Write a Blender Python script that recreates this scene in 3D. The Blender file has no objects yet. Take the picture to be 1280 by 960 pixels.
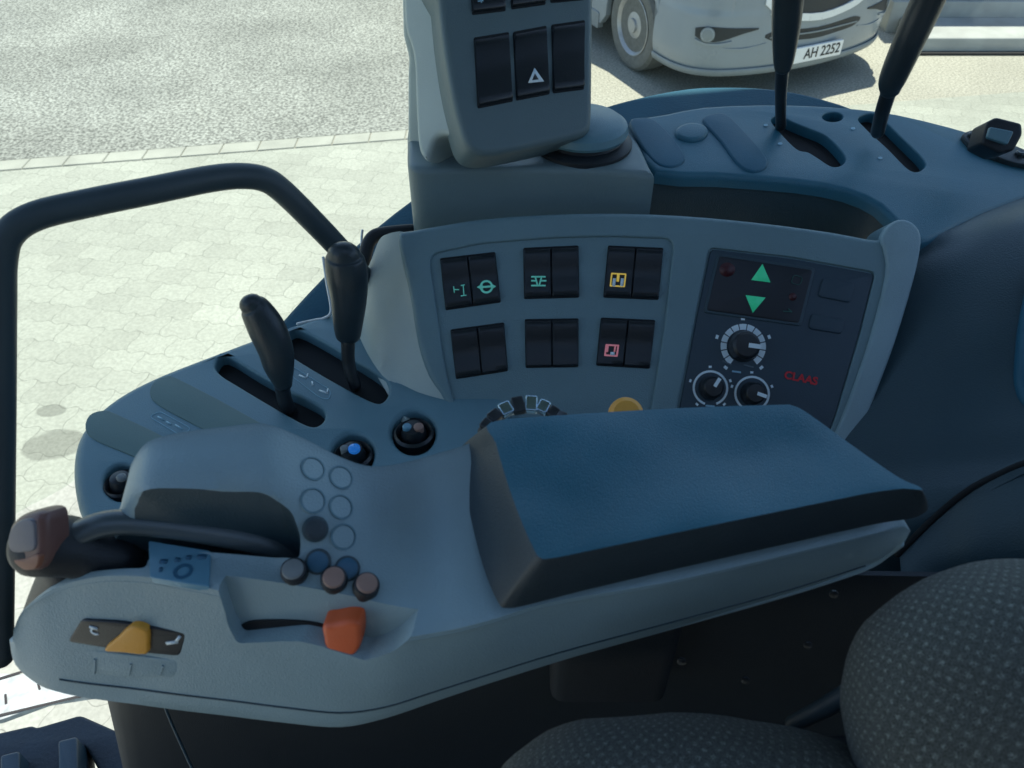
import bpy, bmesh, math, random
from mathutils import Vector, Matrix
from mathutils import noise
from mathutils.geometry import tessellate_polygon
random.seed(4)
PI = math.pi
S = bpy.context.scene
COL = S.collection
# ------------------------------------------------------------------ camera
PITCH = math.radians(43.0); F = 1005.0
CAM = Vector((0, 0, 2.6))
FW = Vector((0, math.cos(PITCH), -math.sin(PITCH)))
RT = Vector((1, 0, 0)); UP = Vector((0, math.sin(PITCH), math.cos(PITCH)))
cd = bpy.data.cameras.new('camera'); cam = bpy.data.objects.new('camera', cd); COL.objects.link(cam)
cam.location = CAM; cam.rotation_euler = (PI/2 - PITCH, 0, 0)
cd.sensor_width = 36; cd.lens = 36*F/1280; cd.clip_start = .02; cd.clip_end = 2000
S.camera = cam
def D(px, py): return FW + RT*((px-640)/F) + UP*((480-py)/F)
def P(px, py, t): return CAM + D(px, py)*t
def PZ(px, py, z):
    d = D(px, py); return CAM + d*((z-CAM.z)/d.z)
class Plane:
    def __init__(s, o, n, u=None):
        s.o = Vector(o); s.n = Vector(n).normalized()
        if s.n.dot(CAM - s.o) < 0: s.n = -s.n
        u = Vector(u) if u else Vector((1, 0, 0))
        s.u = (u - s.n*u.dot(s.n)).normalized(); s.v = s.n.cross(s.u)
    def hit(s, px, py):
        d = D(px, py); return CAM + d*((s.o-CAM).dot(s.n)/d.dot(s.n))
    def uv(s, p):
        q = p - s.o; return (q.dot(s.u), q.dot(s.v))
    def w(s, a, b, h=0): return s.o + s.u*a + s.v*b + s.n*h
    def up(s, h): return Plane(s.o + s.n*h, s.n, s.u)
def plane3(a, b, c): return Plane(a, (b-a).cross(c-a))
def zplane(z): return Plane((0, .8, z), (0, 0, 1))
# ------------------------------------------------------------------ materials
def mat(name, col, rough=.5, var=.12, scale=14, bump=.06, bscale=500, spec=.5, metal=0, emit=None, es=0, coat=0, grime=0, wav=0):
    m = bpy.data.materials.new(name); m.use_nodes = True
    nt = m.node_tree; N = nt.nodes; L = nt.links
    b = N['Principled BSDF']
    b.inputs['Roughness'].default_value = rough; b.inputs['Metallic'].default_value = metal
    b.inputs['Specular IOR Level'].default_value = spec
    if coat: b.inputs['Coat Weight'].default_value = coat; b.inputs['Coat Roughness'].default_value = .15
    tc = N.new('ShaderNodeTexCoord')
    n1 = N.new('ShaderNodeTexNoise'); n1.inputs['Scale'].default_value = scale; n1.inputs['Detail'].default_value = 5
    L.new(tc.outputs['Object'], n1.inputs['Vector'])
    r = N.new('ShaderNodeMapRange'); r.inputs['From Min'].default_value = .3; r.inputs['From Max'].default_value = .7
    r.inputs['To Min'].default_value = 1-var; r.inputs['To Max'].default_value = 1+var
    L.new(n1.outputs['Fac'], r.inputs['Value'])
    mx = N.new('ShaderNodeVectorMath'); mx.operation = 'SCALE'; mx.inputs[0].default_value = col[:3]
    L.new(r.outputs['Result'], mx.inputs['Scale'])
    out = mx.outputs['Vector']
    if grime:
        n3 = N.new('ShaderNodeTexNoise'); n3.inputs['Scale'].default_value = 900; n3.inputs['Detail'].default_value = 2
        L.new(tc.outputs['Object'], n3.inputs['Vector'])
        q = N.new('ShaderNodeMapRange'); q.inputs['From Min'].default_value = .66; q.inputs['From Max'].default_value = .8
        q.inputs['To Max'].default_value = grime
        L.new(n3.outputs['Fac'], q.inputs['Value'])
        mm = N.new('ShaderNodeMix'); mm.data_type = 'RGBA'; mm.inputs[7].default_value = (.55, .53, .48, 1)
        L.new(q.outputs['Result'], mm.inputs[0]); L.new(out, mm.inputs[6]); out = mm.outputs[2]
    L.new(out, b.inputs['Base Color'])
    rr = N.new('ShaderNodeMapRange'); rr.inputs['To Min'].default_value = max(.02, rough-.08); rr.inputs['To Max'].default_value = min(1, rough+.08)
    L.new(n1.outputs['Fac'], rr.inputs['Value']); L.new(rr.outputs['Result'], b.inputs['Roughness'])
    if bump:
        n2 = N.new('ShaderNodeTexNoise'); n2.inputs['Scale'].default_value = bscale; n2.inputs['Detail'].default_value = 2
        L.new(tc.outputs['Object'], n2.inputs['Vector'])
        bp = N.new('ShaderNodeBump'); bp.inputs['Strength'].default_value = bump; bp.inputs['Distance'].default_value = .002
        L.new(n2.outputs['Fac'], bp.inputs['Height']); L.new(bp.outputs['Normal'], b.inputs['Normal'])
        if wav:
            n4 = N.new('ShaderNodeTexNoise'); n4.inputs['Scale'].default_value = 7; n4.inputs['Detail'].default_value = 1.5
            L.new(tc.outputs['Object'], n4.inputs['Vector'])
            b2 = N.new('ShaderNodeBump'); b2.inputs['Strength'].default_value = 1; b2.inputs['Distance'].default_value = wav
            L.new(n4.outputs['Fac'], b2.inputs['Height']); L.new(b2.outputs['Normal'], bp.inputs['Normal'])
    if emit:
        b.inputs['Emission Color'].default_value = (*emit, 1); b.inputs['Emission Strength'].default_value = es
    return m
M = {}
M['grey'] = mat('light_grey_plastic', (.26, .37, .405), .40, .07, 9, .3, 700, .5, grime=.08)
M['windowlit'] = mat('window_lit_plastic', (.44, .50, .47), .5, .05, 9, .2, 700)  # window light from the left put into a paler flank colour
M['shelf'] = mat('shelf_slate_plastic', (.03, .14, .195), .42, .06, 9, .3, 700, .5, grime=.05)
M['tray2'] = mat('deep_slate_plastic', (.02, .11, .17), .5, .06, 9, .3, 700, .4)  # even slate, deeper than the tray plastic
M['fender'] = mat('fender_plastic', (.015, .08, .125), .65, .08, 9, .3, 300, .25)
M['tray'] = mat('slate_plastic', (.11, .225, .27), .45, .06, 9, .3, 700, .6, grime=.05)
M['dark'] = mat('dark_slate_plastic', (.03, .06, .075), .45, .08, 9, .3, 700)
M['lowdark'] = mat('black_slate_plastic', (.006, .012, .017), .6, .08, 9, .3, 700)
M['panel'] = mat('shaded_panel_grey', (.15, .24, .265), .42, .06, 9, .3, 700, .5, grime=.06)  # armrest plastic darkened: shade on the panel put into its colour
M['basegrey'] = mat('base_grey_plastic', (.155, .215, .225), .45, .05, 9, .25, 700, .5)
M['unseenwall'] = mat('unseen_wall_grey', (.15, .155, .16), .8, .08, 4, .2, 200)  # neutral grey for the added, unseen wall opposite the console
M['monitor'] = mat('monitor_grey_plastic', (.115, .165, .175), .45, .05, 9, .25, 700, .5)
M['cover'] = mat('charcoal_moulding', (.028, .062, .08), .42, .08, 7, .3, 600)
M['inlay'] = mat('olive_grey_inlay', (.12, .20, .19), .55, .05, 9, .2, 700)
M['black'] = mat('black_plastic', (.012, .016, .02), .5, .1, 10, .2, 700)
M['pit'] = mat('black_slot', (.004, .006, .008), .8, .1, 10, 0)
M['switch'] = mat('black_switch_plastic', (.010, .014, .018), .35, .1, 20, .1, 700)
M['pad'] = mat('sky_sheen_vinyl', (.004, .10, .15), .32, .12, 9, .2, 900, .7, wav=.017)  # black vinyl with the blue sky sheen put into its colour
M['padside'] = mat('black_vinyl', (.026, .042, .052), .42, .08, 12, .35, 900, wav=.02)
M['module'] = mat('dark_panel_film', (.025, .05, .07), .45, .06, 12, .1, 700)
M['rubber'] = mat('rail_rubber', (.035, .055, .065), .5, .08, 20, .1, 500)
M['barmat'] = mat('satin_bar_rubber', (.07, .095, .105), .32, .1, 20, .1, 500, .7)
M['thumbface'] = mat('grey_button_face', (.17, .16, .175), .4, .05, 30, .1, 500)
M['ridge'] = mat('rust_brown_plastic', (.28, .11, .06), .4, .05, 30, .1, 500)
M['grip'] = mat('lever_grip_rubber', (.024, .036, .042), .34, .1, 20, .15, 500)
M['steel'] = mat('dark_steel', (.05, .055, .06), .35, .2, 40, .05, 400, metal=.6)
M['glint'] = mat('painted_glint_metal', (.45, .6, .7), .2, .05, 40, 0, metal=1)  # pale metal painting bright reflections on the dark band
M['white'] = mat('white_print', (.75, .85, .88), .5, .05, 30, 0)
M['print'] = mat('pale_blue_print', (.28, .48, .58), .5, .05, 30, 0)
M['dimprint'] = mat('grey_print', (.10, .14, .16), .5, .05, 30, 0)
M['greenlit'] = mat('lit_green_symbol', (.02, .30, .17), .5, .05, 30, 0, emit=(.04, .7, .38), es=.12)
M['tealprint'] = mat('teal_symbol', (.12, .45, .38), .5, .05, 30, 0, emit=(.15, .7, .6), es=.10)
M['yellowlit'] = mat('lit_yellow_symbol', (.75, .5, .08), .5, .05, 30, 0, emit=(1, .7, .12), es=.16)
M['redlit'] = mat('pink_symbol', (.6, .25, .28), .5, .05, 30, 0, emit=(1, .3, .35), es=.10)
M['red'] = mat('red_print', (.65, .02, .03), .5, .05, 30, 0)
M['dimred'] = mat('unlit_red_symbol', (.055, .006, .01), .5, .05, 30, 0)
M['dimgreen'] = mat('unlit_green_symbol', (.02, .10, .08), .5, .05, 30, 0)
M['orange'] = mat('orange_plastic', (.75, .13, .035), .4, .05, 30, .1, 500)
M['amber'] = mat('amber_plastic', (.8, .36, .04), .4, .05, 30, .1, 500)
M['pink'] = mat('salmon_button_plastic', (.33, .20, .155), .45, .05, 30, .1, 500)
M['greycap'] = mat('grey_button_plastic', (.20, .22, .22), .45, .05, 30, .1, 500)
M['brown'] = mat('brown_thumb_button', (.17, .085, .07), .35, .1, 30, .1, 500)
M['bluelit'] = mat('lit_blue_lens', (.02, .15, .5), .2, .05, 30, 0, emit=(.03, .3, 1), es=.12)
M['screen'] = mat('grey_blue_screen', (.13, .30, .40), .25, .05, 30, 0)
M['screenmark'] = mat('screen_marks', (.03, .12, .20), .4, .05, 30, 0)
M['display'] = mat('black_glass', (.003, .005, .009), .35, .05, 30, 0)
M['seal'] = mat('black_rubber_seal', (.012, .015, .018), .6, .1, 20, .1, 300)
M['floor'] = mat('dark_floor_rubber', (.02, .035, .045), .6, .25, 12, .5, 160, grime=.3)
M['sill'] = mat('bare_aluminium', (.36, .40, .39), .6, .3, 30, .3, 120)
M['paint'] = mat('silver_van_paint', (.22, .26, .285), .3, .03, 5, .03, 90, coat=.35)
M['vanlip'] = mat('grey_bumper_plastic', (.20, .23, .24), .5, .06, 20, .1, 200)
M['vanblack'] = mat('black_grille', (.014, .018, .02), .5, .1, 20, .1, 200)
M['vantrim'] = mat('satin_silver_trim', (.72, .74, .74), .3, .04, 20, .0, metal=.2)
M['tyre'] = mat('tyre_rubber', (.12, .125, .115), .75, .2, 30, .5, 120)
M['rim'] = mat('steel_rim', (.36, .37, .37), .4, .12, 30, .1, 90, metal=.4)
M['lens'] = mat('clear_lamp_lens', (.42, .46, .48), .1, .5, 60, .6, 60)
M['plate'] = mat('white_plate', (.78, .78, .76), .4, .03, 20, 0)
M['plateink'] = mat('plate_ink', (.02, .02, .02), .5, .05, 30, 0)
M['autoglass'] = mat('dark_windscreen', (.02, .03, .035), .08, .05, 3, 0)
M['wall'] = mat('grey_sheet_wall', (.11, .135, .13), .6, .12, 3, .3, 90)
M['concrete'] = mat('pale_concrete', (.34, .36, .34), .8, .12, 6, .5, 120)
M['kerb'] = mat('border_stone', (.30, .31, .265), .85, .12, 6, .5, 120)
M['darkgap'] = mat('dark_joint', (.02, .02, .02), .8, .1, 10, 0)

def fabric():
    m = bpy.data.materials.new('dotted_seat_fabric'); m.use_nodes = True
    nt = m.node_tree; N = nt.nodes; L = nt.links; b = N['Principled BSDF']
    b.inputs['Roughness'].default_value = .95; b.inputs['Specular IOR Level'].default_value = .15
    b.inputs['Sheen Weight'].default_value = .1
    tc = N.new('ShaderNodeTexCoord'); v = N.new('ShaderNodeTexVoronoi'); v.voronoi_dimensions = '2D'
    nz = N.new('ShaderNodeTexNoise'); nz.inputs['Scale'].default_value = 30
    L.new(tc.outputs['Object'], nz.inputs['Vector'])
    ad = N.new('ShaderNodeVectorMath'); ad.operation = 'MULTIPLY_ADD'; ad.inputs[1].default_value = (.004, .004, 0)
    L.new(nz.outputs['Color'], ad.inputs[0])
    rt = N.new('ShaderNodeMapping'); rt.inputs['Rotation'].default_value = (0, 0, math.radians(38)); rt.inputs['Scale'].default_value = (1, 1.1, 1)
    L.new(tc.outputs['UV'], ad.inputs[2]); L.new(ad.outputs[0], rt.inputs['Vector']); L.new(rt.outputs[0], v.inputs['Vector'])
    v.inputs['Scale'].default_value = 122; v.inputs['Randomness'].default_value = .12
    r = N.new('ShaderNodeMapRange'); r.inputs['From Min'].default_value = .10; r.inputs['From Max'].default_value = .34
    r.inputs['To Min'].default_value = 1; r.inputs['To Max'].default_value = 0
    L.new(v.outputs['Distance'], r.inputs['Value'])
    w = N.new('ShaderNodeTexNoise'); w.inputs['Scale'].default_value = 900; w.inputs['Detail'].default_value = 3
    L.new(tc.outputs['Object'], w.inputs['Vector'])
    ml = N.new('ShaderNodeMath'); ml.operation = 'MULTIPLY'; L.new(r.outputs[0], ml.inputs[0])
    wr = N.new('ShaderNodeMapRange'); wr.inputs['From Min'].default_value = .35; wr.inputs['From Max'].default_value = .6
    L.new(w.outputs['Fac'], wr.inputs['Value']); L.new(wr.outputs[0], ml.inputs[1])
    mx = N.new('ShaderNodeMix'); mx.data_type = 'RGBA'
    mx.inputs[6].default_value = (.09, .098, .088, 1); mx.inputs[7].default_value = (.20, .22, .195, 1)
    L.new(ml.outputs[0], mx.inputs[0])
    mv = N.new('ShaderNodeMix'); mv.data_type = 'RGBA'; mv.blend_type = 'MULTIPLY'; mv.inputs[0].default_value = .8
    cr = N.new('ShaderNodeMapRange'); cr.inputs['From Min'].default_value = .3; cr.inputs['From Max'].default_value = .7
    cr.inputs['To Min'].default_value = .35; cr.inputs['To Max'].default_value = 1.5
    L.new(w.outputs['Fac'], cr.inputs['Value'])
    L.new(mx.outputs[2], mv.inputs[6]); L.new(cr.outputs[0], mv.inputs[7]); L.new(mv.outputs[2], b.inputs['Base Color'])
    bp = N.new('ShaderNodeBump'); bp.inputs['Strength'].default_value = .5; bp.inputs['Distance'].default_value = .002
    L.new(w.outputs['Fac'], bp.inputs['Height']); L.new(bp.outputs[0], b.inputs['Normal'])
    return m
M['fabric'] = fabric()
def glassmat():
    m = bpy.data.materials.new('window_glass'); m.use_nodes = True
    nt = m.node_tree; N = nt.nodes; L = nt.links
    for n in list(N):
        if n.type != 'OUTPUT_MATERIAL': N.remove(n)
    t = N.new('ShaderNodeBsdfTransparent'); t.inputs[0].default_value = (.955, .98, .95, 1)
    g = N.new('ShaderNodeBsdfGlossy'); g.inputs['Roughness'].default_value = .03
    mx = N.new('ShaderNodeMixShader'); mx.inputs[0].default_value = .02
    L.new(t.outputs[0], mx.inputs[1]); L.new(g.outputs[0], mx.inputs[2])
    out = [n for n in N if n.type == 'OUTPUT_MATERIAL'][0]; L.new(mx.outputs[0], out.inputs[0])
    return m
M['glass'] = glassmat()
def groundmat(kind):
    m = bpy.data.materials.new(kind); m.use_nodes = True
    nt = m.node_tree; N = nt.nodes; L = nt.links; b = N['Principled BSDF']; b.inputs['Roughness'].default_value = .9
    b.inputs['Specular IOR Level'].default_value = .2
    tc = N.new('ShaderNodeTexCoord')
    big = N.new('ShaderNodeTexNoise'); big.inputs['Scale'].default_value = 1.1; big.inputs['Detail'].default_value = 6
    L.new(tc.outputs['Object'], big.inputs['Vector'])
    fine = N.new('ShaderNodeTexNoise'); fine.inputs['Scale'].default_value = 60 if kind != 'asphalt' else 48; fine.inputs['Detail'].default_value = 4
    L.new(tc.outputs['Object'], fine.inputs['Vector'])
    def rng(src, a, b_, c, d):
        r = N.new('ShaderNodeMapRange')
        for k, v in zip(('From Min', 'From Max', 'To Min', 'To Max'), (a, b_, c, d)): r.inputs[k].default_value = v
        L.new(src, r.inputs['Value']); return r.outputs[0]
    def mul(a, c):
        q = N.new('ShaderNodeMath'); q.operation = 'MULTIPLY'; L.new(a, q.inputs[0])
        if isinstance(c, float): q.inputs[1].default_value = c
        else: L.new(c, q.inputs[1])
        return q.outputs[0]
    if kind == 'asphalt':
        f = mul(rng(big.outputs['Fac'], .3, .7, .82, 1.2), rng(fine.outputs['Fac'], .38, .62, .55, 1.4))
        base = (.225, .235, .21)
    elif kind == 'paving':
        # wavy interlocking blocks
        sep = N.new('ShaderNodeMapping'); sep.inputs['Rotation'].default_value = (0, 0, math.radians(10))
        L.new(tc.outputs['Object'], sep.inputs['Vector'])
        sx = N.new('ShaderNodeSeparateXYZ'); L.new(sep.outputs[0], sx.inputs[0])
        def wav(src, k, amp):
            a = mul(src, k); s = N.new('ShaderNodeMath'); s.operation = 'SINE'; L.new(a, s.inputs[0]); return mul(s.outputs[0], amp)
        wx = wav(sx.outputs['Y'], 2*PI/.14, .008); wy = wav(sx.outputs['X'], 2*PI/.10, .009)
        ax = N.new('ShaderNodeMath'); L.new(sx.outputs['X'], ax.inputs[0]); L.new(wx, ax.inputs[1])
        ay = N.new('ShaderNodeMath'); L.new(sx.outputs['Y'], ay.inputs[0]); L.new(wy, ay.inputs[1])
        cb = N.new('ShaderNodeCombineXYZ'); L.new(ax.outputs[0], cb.inputs[0]); L.new(ay.outputs[0], cb.inputs[1])
        wob = N.new('ShaderNodeTexNoise'); wob.inputs['Scale'].default_value = 7; L.new(tc.outputs['Object'], wob.inputs['Vector'])
        ad = N.new('ShaderNodeVectorMath'); ad.operation = 'MULTIPLY_ADD'; ad.inputs[1].default_value = (.022, .022, 0)
        L.new(wob.outputs['Color'], ad.inputs[0]); L.new(cb.outputs[0], ad.inputs[2])
        br = N.new('ShaderNodeTexBrick'); L.new(ad.outputs[0], br.inputs['Vector'])
        br.inputs['Scale'].default_value = 1; br.inputs['Brick Width'].default_value = .2; br.inputs['Row Height'].default_value = .14
        br.inputs['Mortar Size'].default_value = .0028; br.inputs['Mortar Smooth'].default_value = .6
        br.inputs['Color1'].default_value = (1, 1, 1, 1); br.inputs['Color2'].default_value = (.84, .86, .84, 1); br.inputs['Mortar'].default_value = (.58, .60, .58, 1)
        bw = N.new('ShaderNodeRGBToBW'); L.new(br.outputs['Color'], bw.inputs[0])
        patchy = rng(wob.outputs['Fac'], .35, .65, .55, 1.0)
        mm = N.new('ShaderNodeMix'); mm.inputs[2].default_value = .97; L.new(patchy, mm.inputs[0]); L.new(bw.outputs[0], mm.inputs[3])
        f = mul(mm.outputs[0], mul(rng(big.outputs['Fac'], .3, .7, .92, 1.08), rng(fine.outputs['Fac'], .35, .65, .9, 1.08)))
        # two oil stains
        for (cx, cy, ra, rb) in STAINS:
            q = N.new('ShaderNodeVectorMath'); q.operation = 'SUBTRACT'; q.inputs[1].default_value = (cx, cy, 0); L.new(tc.outputs['Object'], q.inputs[0])
            q2 = N.new('ShaderNodeVectorMath'); q2.operation = 'MULTIPLY'; q2.inputs[1].default_value = (1/ra, 1/rb, 0); L.new(q.outputs[0], q2.inputs[0])
            ln = N.new('ShaderNodeVectorMath'); ln.operation = 'LENGTH'; L.new(q2.outputs[0], ln.inputs[0])
            wn = N.new('ShaderNodeMath'); wn.inputs[1].default_value = 0; L.new(ln.outputs['Value'], wn.inputs[0]); L.new(mul(wob.outputs['Fac'], .5), wn.inputs[1])
            f = mul(f, rng(wn.outputs[0], 1.15, 1.3, .66, 1.0))
        base = (.33, .345, .295)
    else:
        f = mul(rng(big.outputs['Fac'], .3, .7, .9, 1.1), rng(fine.outputs['Fac'], .36, .64, .72, 1.22))
        base = (.33, .325, .27)
    sc = N.new('ShaderNodeVectorMath'); sc.operation = 'SCALE'; sc.inputs[0].default_value = base
    L.new(f, sc.inputs['Scale']); L.new(sc.outputs[0], b.inputs['Base Color'])
    bp = N.new('ShaderNodeBump'); bp.inputs['Strength'].default_value = .35; bp.inputs['Distance'].default_value = .01
    L.new(f, bp.inputs['Height']); L.new(bp.outputs[0], b.inputs['Normal'])
    return m
STAINS = []
for (px, py, w, h) in ((64, 514, 14, 6), (68, 557, 28, 14)):
    c = PZ(px, py, 0); e = PZ(px+w, py, 0); g = PZ(px, py-h, 0)
    STAINS.append((c.x, c.y, abs(e.x-c.x)*1.35, abs(g.y-c.y)*1.35))

# ------------------------------------------------------------------ object helpers
def thing(name, label, cat, loc=(0, 0, 0), group=None, kind=None):
    o = bpy.data.objects.new(name, None); COL.objects.link(o); o.location = loc; o.empty_display_size = .05
    return tag(o, label, cat, group, kind)
def tag(o, label=None, cat=None, group=None, kind=None):
    if label: o['label'] = label
    if cat: o['category'] = cat
    if group: o['group'] = group
    if kind: o['kind'] = kind
    return o
def wloc(o):
    v = Vector((0, 0, 0))
    while o: v += o.location; o = o.parent
    return v
def mk(name, verts, faces, m, parent=None, smooth=True, sharp=38, mats=None, fm=None, uvframe=None):
    me = bpy.data.meshes.new(name)
    c = Vector((0, 0, 0))
    for v in verts: c += Vector(v)
    c /= len(verts)
    me.from_pydata([Vector(v)-c for v in verts], [], faces)
    bm = bmesh.new(); bm.from_mesh(me); bmesh.ops.recalc_face_normals(bm, faces=bm.faces); bm.to_mesh(me); bm.free()
    for x in (mats or [m]): me.materials.append(x)
    if fm: me.polygons.foreach_set('material_index', fm)
    if smooth:
        me.polygons.foreach_set('use_smooth', [True]*len(me.polygons)); me.set_sharp_from_angle(angle=math.radians(sharp))
    me.update()
    o = bpy.data.objects.new(name, me); COL.objects.link(o)
    if parent: o.parent = parent; o.location = c - wloc(parent)
    else: o.location = c
    return o
def cr(p0, p1, p2, p3, t):
    return .5*((2*p1) + (p2-p0)*t + (2*p0-5*p1+4*p2-p3)*t*t + (3*p1-p0-3*p2+p3)*t*t*t)
def spline(pts, n=6, closed=False):
    pts = [Vector(p) for p in pts]; N_ = len(pts); out = []
    if N_ < 3:
        return [pts[0].lerp(pts[1], i/n) for i in range(n+1)]
    for i in range(N_ if closed else N_-1):
        if closed: q = [pts[(i+k) % N_] for k in (-1, 0, 1, 2)]
        else: q = [pts[max(0, i-1)], pts[i], pts[i+1], pts[min(N_-1, i+2)]]
        for k in range(n):
            out.append(cr(*q, k/n))
    if not closed: out.append(pts[-1])
    return out
def grid(name, rows, m, parent=None, nu=4, nv=4, cu=False, cv=False, cap=False, thick=0, sharp=50, **kw):
    rows = [spline(r, nu, cu) if nu > 1 else [Vector(p) for p in r] for r in rows]
    if nv > 1:
        cols = [spline([r[i] for r in rows], nv, cv) for i in range(len(rows[0]))]
        rows = [[c[j] for c in cols] for j in range(len(cols[0]))]
    R_, C_ = len(rows), len(rows[0]); V = [p for r in rows for p in r]; Fc = []
    for j in range(R_ if cv else R_-1):
        for i in range(C_ if cu else C_-1):
            j2 = (j+1) % R_; i2 = (i+1) % C_
            Fc.append((j*C_+i, j*C_+i2, j2*C_+i2, j2*C_+i))
    if cap:
        if cu: # rings along u, cap first and last row
            for j in (0, R_-1):
                c = Vector((0, 0, 0))
                for i in range(C_): c += V[j*C_+i]
                V.append(c/C_); k = len(V)-1
                for i in range(C_): Fc.append((k, j*C_+i, j*C_+(i+1) % C_))
        else:  # loops along v
            for i in (0, C_-1):
                c = Vector((0, 0, 0))
                for j in range(R_): c += V[j*C_+i]
                V.append(c/R_); k = len(V)-1
                for j in range(R_): Fc.append((k, j*C_+i, ((j+1) % R_)*C_+i))
    if thick:
        # second skin along averaged normals
        nrm = [Vector((0, 0, 0)) for _ in V]
        for f in Fc:
            n_ = (V[f[1]]-V[f[0]]).cross(V[f[2]]-V[f[0]]) + (V[f[2]]-V[f[0]]).cross(V[f[-1]]-V[f[0]])
            for i in f: nrm[i] += n_
        s = 1 if sum(nrm, Vector()).dot(CAM - V[len(V)//2]) < 0 else -1
        n0 = len(V); V += [V[i] + nrm[i].normalized()*thick*s for i in range(n0)]
        F2 = [tuple(i+n0 for i in reversed(f)) for f in Fc]
        edge = {}
        for f in Fc:
            for a, b in zip(f, f[1:]+f[:1]): edge[(a, b)] = 1
        br_ = [(a, b) for (a, b) in edge if (b, a) not in edge]
        Fc += F2 + [(b, a, a+n0, b+n0) for a, b in br_]
    return mk(name, V, Fc, m, parent, sharp=sharp, **kw)
def inset2(pts, o):
    """offset closed 2-D polygon (ccw) inwards by o"""
    n = len(pts); out = []
    for i in range(n):
        a, b, c = pts[i-1], pts[i], pts[(i+1) % n]
        d1 = Vector((b[0]-a[0], b[1]-a[1])); d2 = Vector((c[0]-b[0], c[1]-b[1]))
        if d1.length < 1e-9: d1 = d2
        if d2.length < 1e-9: d2 = d1
        d1.normalize(); d2.normalize()
        n1 = Vector((-d1.y, d1.x)); n2 = Vector((-d2.y, d2.x)); bs = n1+n2
        if bs.length < 1e-6: bs = n1.copy()
        bs.normalize(); k = o/max(.5, bs.dot(n1))
        out.append((b[0]+bs.x*k, b[1]+bs.y*k))
    return out
def area2(p): return sum(p[i-1][0]*p[i][1]-p[i][0]*p[i-1][1] for i in range(len(p)))/2
def smooth2(px, n):
    return [(v.x, v.y) for v in spline([Vector((a, b, 0)) for a, b in px], n, True)] if n > 1 else px
def rpoly(corners, r, n=4):
    """round the corners of a pixel polygon with radius-ish r"""
    out = []; N_ = len(corners)
    for i in range(N_):
        a, b, c = Vector(corners[i-1]), Vector(corners[i]), Vector(corners[(i+1) % N_])
        p = b + (a-b).normalized()*min(r, (a-b).length*.45); q = b + (c-b).normalized()*min(r, (c-b).length*.45)
        for k in range(n+1):
            t = k/n; v = p*(1-t)**2 + b*2*t*(1-t) + q*t*t; out.append((v.x, v.y))
    return out
def slab(name, pl, px, m, parent=None, h=0, depth=.01, bev=.002, sm=1, holes=(), seg=3, pixels=True, pit=None, taper=0):
    """solid from an outline lying on plane pl: top at h, bottom at h-depth, rounded rim; holes = [(outline, depth, bev)]"""
    px = smooth2(px, sm)
    pts = [pl.uv(pl.hit(*p)) for p in px] if pixels else list(px)
    if area2(pts) < 0: pts.reverse()
    V = []; Fc = []; FM = []
    prof = [(-taper, h-depth)]
    for k in range(seg+1):
        a = k/seg*PI/2; prof.append((bev*(1-math.cos(a)), h-bev+bev*math.sin(a)))
    if bev == 0: prof = [(-taper, h-depth), (0, h)]
    def ringset(pts, prof, sgn, mi):
        ids = []
        for (o, hh) in prof:
            q = inset2(pts, o*sgn); s = len(V); V.extend(pl.w(a, b, hh) for a, b in q); ids.append((s, q))
        n = len(pts)
        for (s1, _), (s2, _) in zip(ids, ids[1:]):
            for i in range(n):
                Fc.append((s1+i, s1+(i+1) % n, s2+(i+1) % n, s2+i)); FM.append(mi)
        return ids
    ids = ringset(pts, prof, 1, 0)
    n = len(pts)
    tl = [ids[-1]]
    Fc.append(tuple(range(ids[0][0], ids[0][0]+n))); FM.append(0)
    for (hp, hd, hb) in holes:
        hpts = [pl.uv(pl.hit(*p)) for p in hp] if pixels else list(hp)
        if area2(hpts) < 0: hpts.reverse()
        pr = []
        for k in range(seg+1):
            a = (1-k/seg)*PI/2; pr.append((-hb*(1-math.cos(a)), h-hb+hb*math.sin(a)))
        pr = pr[:]; wall = (0, h-hd)
        hi = ringset(hpts, [(p, q) for p, q in pr]+[wall], 1, 0)
        tl.append(hi[0])
        # bottom
        s, q = hi[-1]; nn = len(q)
        for tri in tessellate_polygon([[Vector((a, b, 0)) for a, b in q]]):
            Fc.append(tuple(s+i for i in tri)); FM.append(1 if pit else 0)
    if len(tl) == 1:
        s, q = tl[0]
        for tri in tessellate_polygon([[Vector((a, b, 0)) for a, b in q]]):
            Fc.append(tuple(s+i for i in tri)); FM.append(0)
    else:
        idx = []
        for s, q in tl: idx += [s+i for i in range(len(q))]
        for tri in tessellate_polygon([[Vector((a, b, 0)) for a, b in q] for s, q in tl]):
            Fc.append(tuple(idx[i] for i in tri)); FM.append(0)
    return mk(name, V, Fc, m, parent, mats=[m, pit] if pit else None, fm=FM, sharp=35)
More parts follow.
